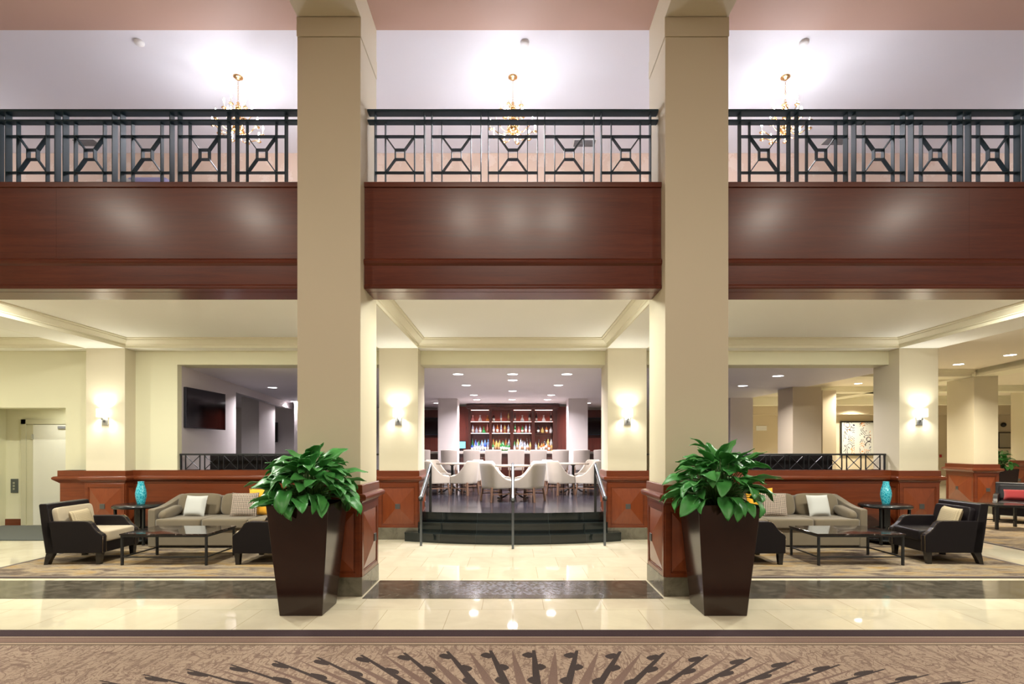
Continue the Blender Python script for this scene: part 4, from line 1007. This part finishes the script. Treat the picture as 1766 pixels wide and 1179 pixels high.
# ------------------------------------------------------------------ step handrails
def handrail(x0, y0, x1, y1, label, wall=False):
    t = thing('step_handrail', (x0, y0, 0), label, 'handrail')
    dx, dy = x1-x0, y1-y0
    zt0, zt1 = 0.80, 1.27
    obj('lower_post', B().box(-0.018, 0.018, -0.018, 0.018, 0.0, zt0-0.03), M['steel'], t, 0.003)
    obj('upper_post', B().box(dx-0.022, dx+0.022, dy-0.012, dy+0.012, 0.45, zt1-0.02), M['iron'], t, 0.002)
    g = []
    for i in range(13):
        u = i/12; g.append((dx*u, dy*u, zt0+(zt1-zt0)*u))
    g = [(0, -0.10, zt0-0.035), (0, -0.05, zt0-0.02)]+g
    obj('grip', B().tube(g, 0.023, 12), M['steel'], t)
    obj('lower_rail', B().bar((0, 0, zt0-0.13), (dx, dy, zt1-0.16), 0.010, 0.035), M['steel'], t)
    obj('bracket', B().box(-0.03, 0.03, -0.03, 0.03, zt0-0.09, zt0-0.03), M['iron'], t, 0.004)
handrail(-1.455, 8.27, -1.425, 9.02, 'dark steel handrail on the left side of the bar steps')
handrail(1.455, 8.27, 1.425, 9.02, 'dark steel handrail on the right side of the bar steps')
handrail(0.0, 8.02, 0.0, 8.98, 'dark steel handrail in the middle of the bar steps')

# ------------------------------------------------------------------ bar chairs and tables
def scoop_chair(loc, rz, label):
    """faces +y"""
    t = thing('scoop_chair', loc, label, 'chair', None, rz)
    n, m_ = 33, 9
    def shell(u, v):
        s = 2*u-1                                  # -1 .. 1 round the U, 0 = middle of the back
        a = s*PI*0.5
        if abs(s) < 0.55:
            q = s/0.55; x = 0.235*math.sin(q*PI/2)*1.0; y = -0.25+0.17*(1-math.cos(q*PI/2)); fr = 0.0
            flare = 0.07*math.cos(q*PI/2)**0.5
        else:
            q = (abs(s)-0.55)/0.45; x = math.copysign(0.235, s); y = -0.08+0.36*q; fr = q; flare = 0.0
        q2 = min(1, max(0, (abs(s)-0.40)/0.56)); top = 0.80-0.34*(1-(1-q2)**2.1) if q2 < 1 else 0.46; top = top-0.02*q2
        z = 0.27+(top-0.27)*v
        w = (z-0.27)/0.5
        return (x*(0.90+0.12*w), y-flare*w*0.9*(1 if abs(s) < .55 else 0), z)
    b = B().grid(shell, n, m_)
    o = obj('shell', b, M['ivory'], t); md = o.modifiers.new('s', 'SOLIDIFY'); md.thickness = 0.045; md.offset = 0
    md = o.modifiers.new('bv', 'BEVEL'); md.width = 0.015; md.segments = 2; md.limit_method = 'ANGLE'
    obj('seat', B().soft(-0.205, 0.205, -0.21, 0.29, 0.28, 0.47, e=0.2), M['ivory'], t)
    for sx in (-1, 1):
        for sy, yy in ((-1, -0.19), (1, 0.24)):
            obj('leg', B().bar((sx*0.22, yy+sy*0.035, 0), (sx*0.19, yy, 0.30), 0.035, 0.035), M['legwood'], t, 0.003)
    for sx in (-1, 1): obj('stretcher', B().bar((sx*0.205, -0.20, 0.16), (sx*0.205, 0.25, 0.16), 0.016, 0.022), M['legwood'], t)
    return t
FZ = 0.45
tabs = [(0.0, 11.15, 'nearest round table, behind the middle handrail', 'the nearest bar table'), (-1.47, 12.65, 'round table at the left of the bar floor', 'the left bar table'), (1.46, 12.65, 'round table at the right of the bar floor', 'the right bar table')]
def bar_table(x, y, label):
    t = thing('bistro_table', (x, y, FZ), 'stone-topped '+label, 'table')
    obj('table_top', B().lathe([(0.36, 0.70), (0.385, 0.705), (0.39, 0.72), (0.385, 0.735), (0.0, 0.737)], 40), M['tabletop'], t)
    obj('pedestal', B().lathe([(0.06, 0.10), (0.045, 0.14), (0.032, 0.2), (0.032, 0.66), (0.08, 0.70), (0.0, 0.70)], 16), M['iron'], t)
    for k_ in range(4):
        a = k_*PI/2+PI/4*0.0; c, s = math.cos(a), math.sin(a)
        obj('foot', B().tube([(0.03*c, 0.03*s, 0.15), (0.10*c, 0.10*s, 0.125), (0.18*c, 0.18*s, 0.06), (0.26*c, 0.26*s, 0.03), (0.31*c, 0.31*s, 0.045), (0.325*c, 0.325*s, 0.02)], [0.024, 0.022, 0.018, 0.016, 0.018, 0.02], 8), M['iron'], t)
proto = None
for (x, y, lb, short) in tabs:
    bar_table(x, y, lb)
    for (dx, dy, rz, w) in ((-0.36, -0.40, -1.02, 'front left'), (0.36, -0.40, 1.02, 'front right'), (-0.40, 0.44, -2.15, 'rear left'), (0.40, 0.44, 2.15, 'rear right')):
        L = 'ivory scoop chair at the %s side of %s' % (w, short)
        if proto is None: proto = scoop_chair((x+dx, y+dy, FZ), rz, L); 
        else: dup(proto, (x+dx, y+dy, FZ), rz, L)
def bar_stool(loc, label):
    """faces +y (the bar); we see its curved back"""
    t = thing('bar_stool', loc, label, 'bar stool', 'bar stools along the counter')
    def sh(u, v):
        s = 2*u-1; x = 0.225*s*(0.98+0.05*v); y = -0.20+0.09*s*s-0.06*v; z = 0.46+0.59*v-0.012*s*s*v; return (x, y, z)
    o = obj('backrest', B().grid(sh, 15, 9), M['ivory_d'], t); md = o.modifiers.new('s', 'SOLIDIFY'); md.thickness = 0.05; md.offset = 0
    md = o.modifiers.new('bv', 'BEVEL'); md.width = 0.018; md.segments = 3; md.limit_method = 'ANGLE'
    obj('seat', B().soft(-0.215, 0.215, -0.17, 0.24, 0.60, 0.72, e=0.25), M['ivory_d'], t)
    for sx in (-1, 1):
        for sy, yy in ((-1, -0.16), (1, 0.19)): obj('leg', B().bar((sx*0.21, yy+sy*0.03, 0), (sx*0.18, yy, 0.60), 0.032, 0.032), M['legwood'], t)
    obj('footrest', B().box(-0.20, 0.20, 0.195, 0.215, 0.24, 0.265), M['legwood'], t)
    return t
ordn = ['leftmost', 'second from the left', 'third from the left', 'fourth from the left', 'fifth from the left, in the middle', 'sixth from the left', 'seventh from the left', 'eighth from the left', 'rightmost']
sp = None
for i, px in enumerate((729, 775.4, 814, 851, 890, 928, 966, 1002, 1037)):
    x = (px-884.5)/900*15.0; L = 'pale upholstered bar stool at the counter, '+ordn[i]
    if sp is None: sp = bar_stool((x, 15.05, FZ), L)
    else: dup(sp, (x, 15.05, FZ), 0, L)

# ------------------------------------------------------------------ bar counter, back bar, bottles
t = thing('bar_counter', (0, 16.05, FZ), 'dark wood bar counter with a pale stone top, behind the stools', 'counter')
for xa, xb in ((-3.4, -2.21), (-1.62, 1.62), (2.21, 3.3)):
    pass
obj('counter_top', B().box(-3.4, 3.3, -0.17, 0.40, 0.92, 0.985), M['granite'], t, 0.006)
obj('front_panel', B().box(-3.3, 3.2, -0.05, 0.35, 0, 0.92), M['darkwood'], t)
q = B()
for i in range(12): q.box(-3.2+i*0.53, -3.2+i*0.53+0.43, -0.065, -0.05, 0.15, 0.80)
obj('raised_panels', q, M['darkwood'], t, 0.004)
obj('foot_rail', B().tube([(-3.3, -0.13, 0.2), (3.2, -0.13, 0.2)], 0.02, 8), M['brass'], t)
# back bar
t = thing('back_bar', (0, 17.2, FZ), 'mahogany back-bar cabinet with four lit bottle bays', 'cabinet')
YB = 17.2
def pxX(px, Y=17.1): return (px-884.5)/900*Y
def pzZ(py, Y=17.1): return 1.55+(772-py)/900*Y
BAYS = [(811.9, 843.6), (848.2, 880.0), (885.2, 916.6), (922.2, 953.4)]
zA, z2, z1, z0 = pzZ(706.5), pzZ(726.5), pzZ(746.5), 1.46
c = B(); c.box(-1.45, 1.45, 0.22, 0.26, 1.0, zA-FZ+0.10)
obj('back_panel', c, M['redback'], t)
edges = [-1.45]+[pxX(v) for pr in BAYS for v in pr]+[1.45]
c = B()
for i in range(0, 10, 2): c.box(edges[i], edges[i+1], -0.14, 0.22, 1.0, zA-FZ+0.02)
obj('upright', c, M['darkwood'], t, 0.004)
obj('base_cabinet', B().box(-1.45, 1.45, -0.20, 0.26, 0, 0.97), M['darkwood'], t)
obj('work_top', B().box(-2.0, 1.45, -0.24, 0.26 if False else 0.05, 0.97, 1.005), M['granite'], t)
obj('cornice', B().ring(1.45, 0.20, [(0.0, zA-FZ), (0.02, zA-FZ+0.02), (0.03, zA-FZ+0.06), (0.07, zA-FZ+0.10), (0.07, 2.965-FZ), (0, 2.965-FZ)], (0, 0.06, 0)), M['darkwood'], t)
def lbl_lamp(): pass
for bi_, (a, b_) in enumerate(BAYS):
    xa, xb = pxX(a), pxX(b_)
    for z in (z2, z1): 
        sh = obj('shelf', B().box(xa, xb, -0.13, 0.22, z-FZ-0.022, z-FZ), M['darkwood'], t)
        if not (bi_ == 3 and z == z1): obj('led_strip', B().box(xa, xb, -0.134, -0.13, z-FZ-0.016, z-FZ-0.004), M['led'], sh)
    if bi_ != 1:
        obj('top_light_strip', B().box(xa+0.01, xb-0.01, -0.10, -0.08, zA-FZ-0.016, zA-FZ-0.001), M['led'], t)
    for z in (z2, z1):
        if bi_ == 3 and z == z1: continue
        l = lamp('shelf_light', 'AREA', ((xa+xb)/2, 17.2+0.15, z+0.006), 1.5, (1, 0.75, 0.72), 0.3); l.data.shape = 'RECTANGLE'; l.data.size = xb-xa-0.05; l.data.size_y = 0.05
        l.rotation_euler = (PI, 0, 0)
    l = lamp('shelf_light', 'AREA', ((xa+xb)/2, 17.12, z1-0.03), 1.6, [(0.35, 0.6, 1), (0.95, 1, 0.85), (1, 0.95, 0.85), (1, 0.85, 0.7)][bi_], 0.3); l.data.shape = 'RECTANGLE'; l.data.size = xb-xa-0.05; l.data.size_y = 0.1
def glassmat(name, c, em=0.0):
    m = mat(name, c, 0.08, coat=0.5); m.node_tree.nodes['Principled BSDF'].inputs['Transmission Weight'].default_value = 0.25; return m
G = {'clear': glassmat('clear_glass_spirit', (0.36, 0.39, 0.48)), 'pale blue': glassmat('pale_blue_glass', (0.25, 0.45, 0.75)), 'blue': glassmat('blue_glass', (0.02, 0.07, 0.45)),
     'green': glassmat('green_glass', (0.02, 0.22, 0.05)), 'dark': glassmat('dark_glass', (0.015, 0.012, 0.012)), 'amber': glassmat('amber_spirit', (0.45, 0.14, 0.03)),
     'gold': glassmat('gold_spirit', (0.55, 0.40, 0.12)), 'pink': glassmat('rose_spirit', (0.50, 0.18, 0.16)), 'white': glassmat('white_bottle', (0.52, 0.51, 0.50))}
LAB = mat('bottle_label_paper', (0.72, 0.68, 0.58), 0.6); LAB2 = mat('bottle_label_dark', (0.25, 0.12, 0.06), 0.6)
CAPM = mat('bottle_cap', (0.06, 0.05, 0.05), 0.3)
SHAPES = {
 'tall': [(0.0, 0), (0.036, 0), (0.038, 0.01), (0.038, 0.19), (0.030, 0.215), (0.015, 0.24), (0.013, 0.29)],
 'slim': [(0.0, 0), (0.030, 0), (0.032, 0.01), (0.032, 0.17), (0.020, 0.22), (0.012, 0.25), (0.012, 0.31)],
 'square': [(0.0, 0), (0.040, 0), (0.042, 0.01), (0.042, 0.16), (0.034, 0.18), (0.014, 0.19), (0.014, 0.24)],
 'decanter': [(0.0, 0), (0.072, 0), (0.075, 0.02), (0.060, 0.07), (0.030, 0.13), (0.016, 0.16), (0.016, 0.19), (0.024, 0.20)],
 'round': [(0.0, 0), (0.045, 0), (0.055, 0.03), (0.056, 0.08), (0.042, 0.13), (0.015, 0.16), (0.014, 0.21)]}
protoB = {}
rowname = {0: 'bottom', 1: 'middle', 2: 'top'}
bayname = ['first', 'second', 'third', 'fourth']
def bottle(x, y, z, shape, colr, label, sc=1.0, paper=True):
    key = (shape, colr, paper)
    if key not in protoB:
        P = SHAPES[shape]
        o = bpy.data.objects.new('bottle', B().lathe(P+[(0.0, P[-1][1])], 14).mesh('bottle')); o.data.materials.append(G[colr])
        parts = [('cap', B().lathe([(0.0155 if shape != 'decanter' else 0.026, P[-1][1]-0.012), (0.0155 if shape != 'decanter' else 0.030, P[-1][1]+0.02), (0, P[-1][1]+0.02)], 10).mesh('cap'), CAPM if shape != 'decanter' else G[colr])]
        if paper: 
            r = P[2][0]+0.0008; h = P[3][1] if shape != 'round' else 0.08
            parts.append(('paper_label', B().lathe([(r, 0.035 if h > 0.1 else 0.03), (r, h*0.72)], 14).mesh('paper_label'), LAB if colr in ('green', 'dark', 'clear', 'amber', 'blue') else LAB2))
        for p in parts: p[1].materials.append(p[2]) if not len(p[1].materials) else None
        protoB[key] = (o.data, parts)
    me, parts = protoB[key]
    o = bpy.data.objects.new('bottle', me); COL.objects.link(o); o.location = (x, y, z); o.scale = (sc, sc, sc)
    tagd(o, label, 'bottle', 'bottles on the back bar')
    for nm, pm, _ in parts:
        c_ = bpy.data.objects.new(nm, pm); COL.objects.link(c_); c_.parent = o
    return o
ords = ['first', 'second', 'third', 'fourth', 'fifth', 'sixth', 'seventh', 'eighth']
top = [[('decanter', 'pink'), ('decanter', 'white'), ('decanter', 'amber')], [('square', 'dark'), ('slim', 'clear'), ('slim', 'gold')], [('slim', 'dark'), ('decanter', 'white'), ('tall', 'dark')], [('slim', 'dark'), ('decanter', 'white'), ('slim', 'dark')]]
mid = [[('tall', 'clear'), ('round', 'clear'), ('square', 'clear'), ('decanter', 'green'), ('slim', 'pink')], [('tall', 'clear'), ('tall', 'amber'), ('slim', 'clear'), ('tall', 'gold'), ('tall', 'clear')],
       [('slim', 'green'), ('decanter', 'pink'), ('square', 'green'), ('tall', 'clear'), ('slim', 'clear')], [('square', 'dark'), ('round', 'gold'), ('square', 'amber'), ('round', 'white')]]
pal = [['pale blue', 'clear', 'blue', 'pale blue', 'white', 'green', 'blue'], ['green', 'amber', 'green', 'gold', 'clear', 'green', 'amber'], ['clear', 'white', 'clear', 'green', 'gold', 'clear', 'dark'], ['clear', 'gold', 'amber', 'gold', 'amber', 'white', 'dark']]
rb = random.Random(5)
for bi_, (a, b_) in enumerate(BAYS):
    xa, xb = pxX(a)+0.06, pxX(b_)-0.06
    for lst, z, rn in ((top[bi_], z2, 'top'), (mid[bi_], z1, 'middle')):
        n = len(lst)
        for i, (shp, colr) in enumerate(lst):
            off = 0.06 if (bi_ == 3 and rn == 'middle') else 0
            x = xa+off+(xb-xa-off)*i/(n-1)
            pap = shp not in ('decanter', 'round')
            bottle(x, 17.17, z, shp, colr, '%s %s bottle, %s from the left on the %s shelf of the %s back-bar bay' % (colr, shp, ords[i], rn, bayname[bi_]), 0.95, pap)
    for row, (yy, n) in enumerate(((17.29, 6), (17.12, 7))):
        for i in range(n):
            shp = rb.choice(['tall', 'tall', 'slim', 'square']); colr = rb.choice(pal[bi_])
            sc = rb.uniform(0.95, 1.2)*(1.15 if row == 0 else 0.9)
            w = (xb-xa+0.06)/(n-1 if n > 1 else 1)
            x = xa-0.02+(xb-xa+0.04)*(i+(0.0 if row else 0.0))/(n-1)
            if SHAPES[shp][2][0]*sc*2 > w: sc = w/(SHAPES[shp][2][0]*2)*0.97
            bottle(x, yy, 1.456, shp, colr, '%s %s bottle, %s in the %s row of the bottom shelf, %s back-bar bay' % (colr, shp, ords[i], 'back' if row == 0 else 'front', bayname[bi_]), sc)
# till
t = thing('till_screen', (-1.68, 17.02, 1.456), 'small till with a glowing blue screen beside the left bar column', 'till')
obj('monitor', B().box(-0.17, 0.15, 0, 0.03, 0.06, 0.32), M['black'], t, 0.004)
obj('screen', B().box(-0.155, 0.135, -0.003, 0.0, 0.08, 0.30), M['screen_pos'], t)
obj('base', B().box(-0.08, 0.08, -0.04, 0.10, 0, 0.02).box(-0.03, 0.03, 0.0, 0.03, 0.02, 0.08), M['black'], t)
# televisions
def tv(loc, w, h, rz, label, ry=0):
    t = thing('television', loc, label, 'television', None, rz)
    obj('bezel', B().box(-w/2, w/2, 0, 0.05, -h/2, h/2), M['bezel'], t, 0.004)
    obj('screen', B().box(-w/2+0.02, w/2-0.02, -0.003, 0.0, -h/2+0.02, h/2-0.02), M['screen_off'], t)
    obj('wall_bracket', B().box(-0.12, 0.12, 0.05, 0.14, -0.1, 0.1), M['iron'], t)
    return t
Yt = 18.45
tv((pxX(740, Yt), Yt, pzZ(735, Yt)), 0.95, 0.62, 0, 'black television on the panelled wall left of the bar')
tv((pxX(1030, Yt), Yt, pzZ(735, Yt)), 0.95, 0.62, 0, 'black television on the panelled wall right of the bar')
# the big one, hung on the slanted left wall
YA, YZ = 9.31, 10.60
xA_, xZ_ = (321-884.5)/900*YA+0.0, (389-884.5)/900*YZ
rz_ = math.atan2(YZ-YA, xZ_-xA_)
wv = math.hypot(YZ-YA, xZ_-xA_)
tv(((xA_+xZ_)/2, (YA+YZ)/2, 2.275), wv, 0.73, rz_, 'large black television on the mauve wall above the left low railing')
tv((-9.06, 18.755, 2.11), 1.2, 0.71, 0, 'black television glimpsed beyond the bar opening, half behind a mauve column')

# ------------------------------------------------------------------ right wing things
t = thing('framed_painting', ((1482-884.5)/900*21.9, 21.93, 1.95), 'white abstract painting with dark blue and orange scribbles, in a black frame', 'painting')
obj('frame', B().box(-0.76, 0.76, 0, 0.05, -0.72, -0.67).box(-0.76, 0.76, 0, 0.05, 0.67, 0.72).box(-0.76, -0.71, 0, 0.05, -0.67, 0.67).box(0.71, 0.76, 0, 0.05, -0.67, 0.67), M['ebony'], t)
obj('canvas', B().box(-0.71, 0.71, 0.015, 0.05, -0.67, 0.67), M['art'], t)
t = thing('framed_mirror', ((1737-884.5)/900*21.9, 21.93, 1.87), 'pale framed mirror on the far right wall', 'mirror')
obj('frame', B().box(-0.34, 0.34, 0, 0.05, -0.34, 0.34), M['ebony'], t); obj('glass', B().box(-0.30, 0.30, -0.004, 0.0, -0.30, 0.30), M['nickel'], t)
t = thing('security_camera', ((1731-884.5)/900*21.9, 21.91, 2.52), 'small dark dome camera on the far right wall', 'camera')
obj('dome', B().ball((0, 0, 0), 0.10, 12, 8), M['black'], t)
t = thing('sign_plate', ((1315-884.5)/900*21.9, 21.98, 2.38), 'small pale sign plate on the far wall between the columns', 'sign')
obj('plate', B().box(-0.22, 0.22, 0, 0.02, -0.1, 0.1), M['white'], t, 0.003)
t = thing('tall_planter', (14.15, 15.2, 0), 'distant dark planter with a bright green plant beside the far right pillar', 'planter')
obj('pot', B().box(-0.25, 0.25, -0.25, 0.25, 0, 0.95, (0.06, 0.06)), M['planter'], t, 0.01)
plant(t, 31, 60, 0.28, 0.42, (0.2, 0.28), 0.95)
t = thing('fire_alarm', (18.02, 22.0, 1.21), 'small red fire alarm call point on the far wall beside the corner pilaster', 'alarm')
obj('box', B().box(-0.04, 0.04, -0.03, 0, -0.06, 0.06), mat('alarm_red', (0.45, 0.03, 0.03), 0.4), t, 0.003)
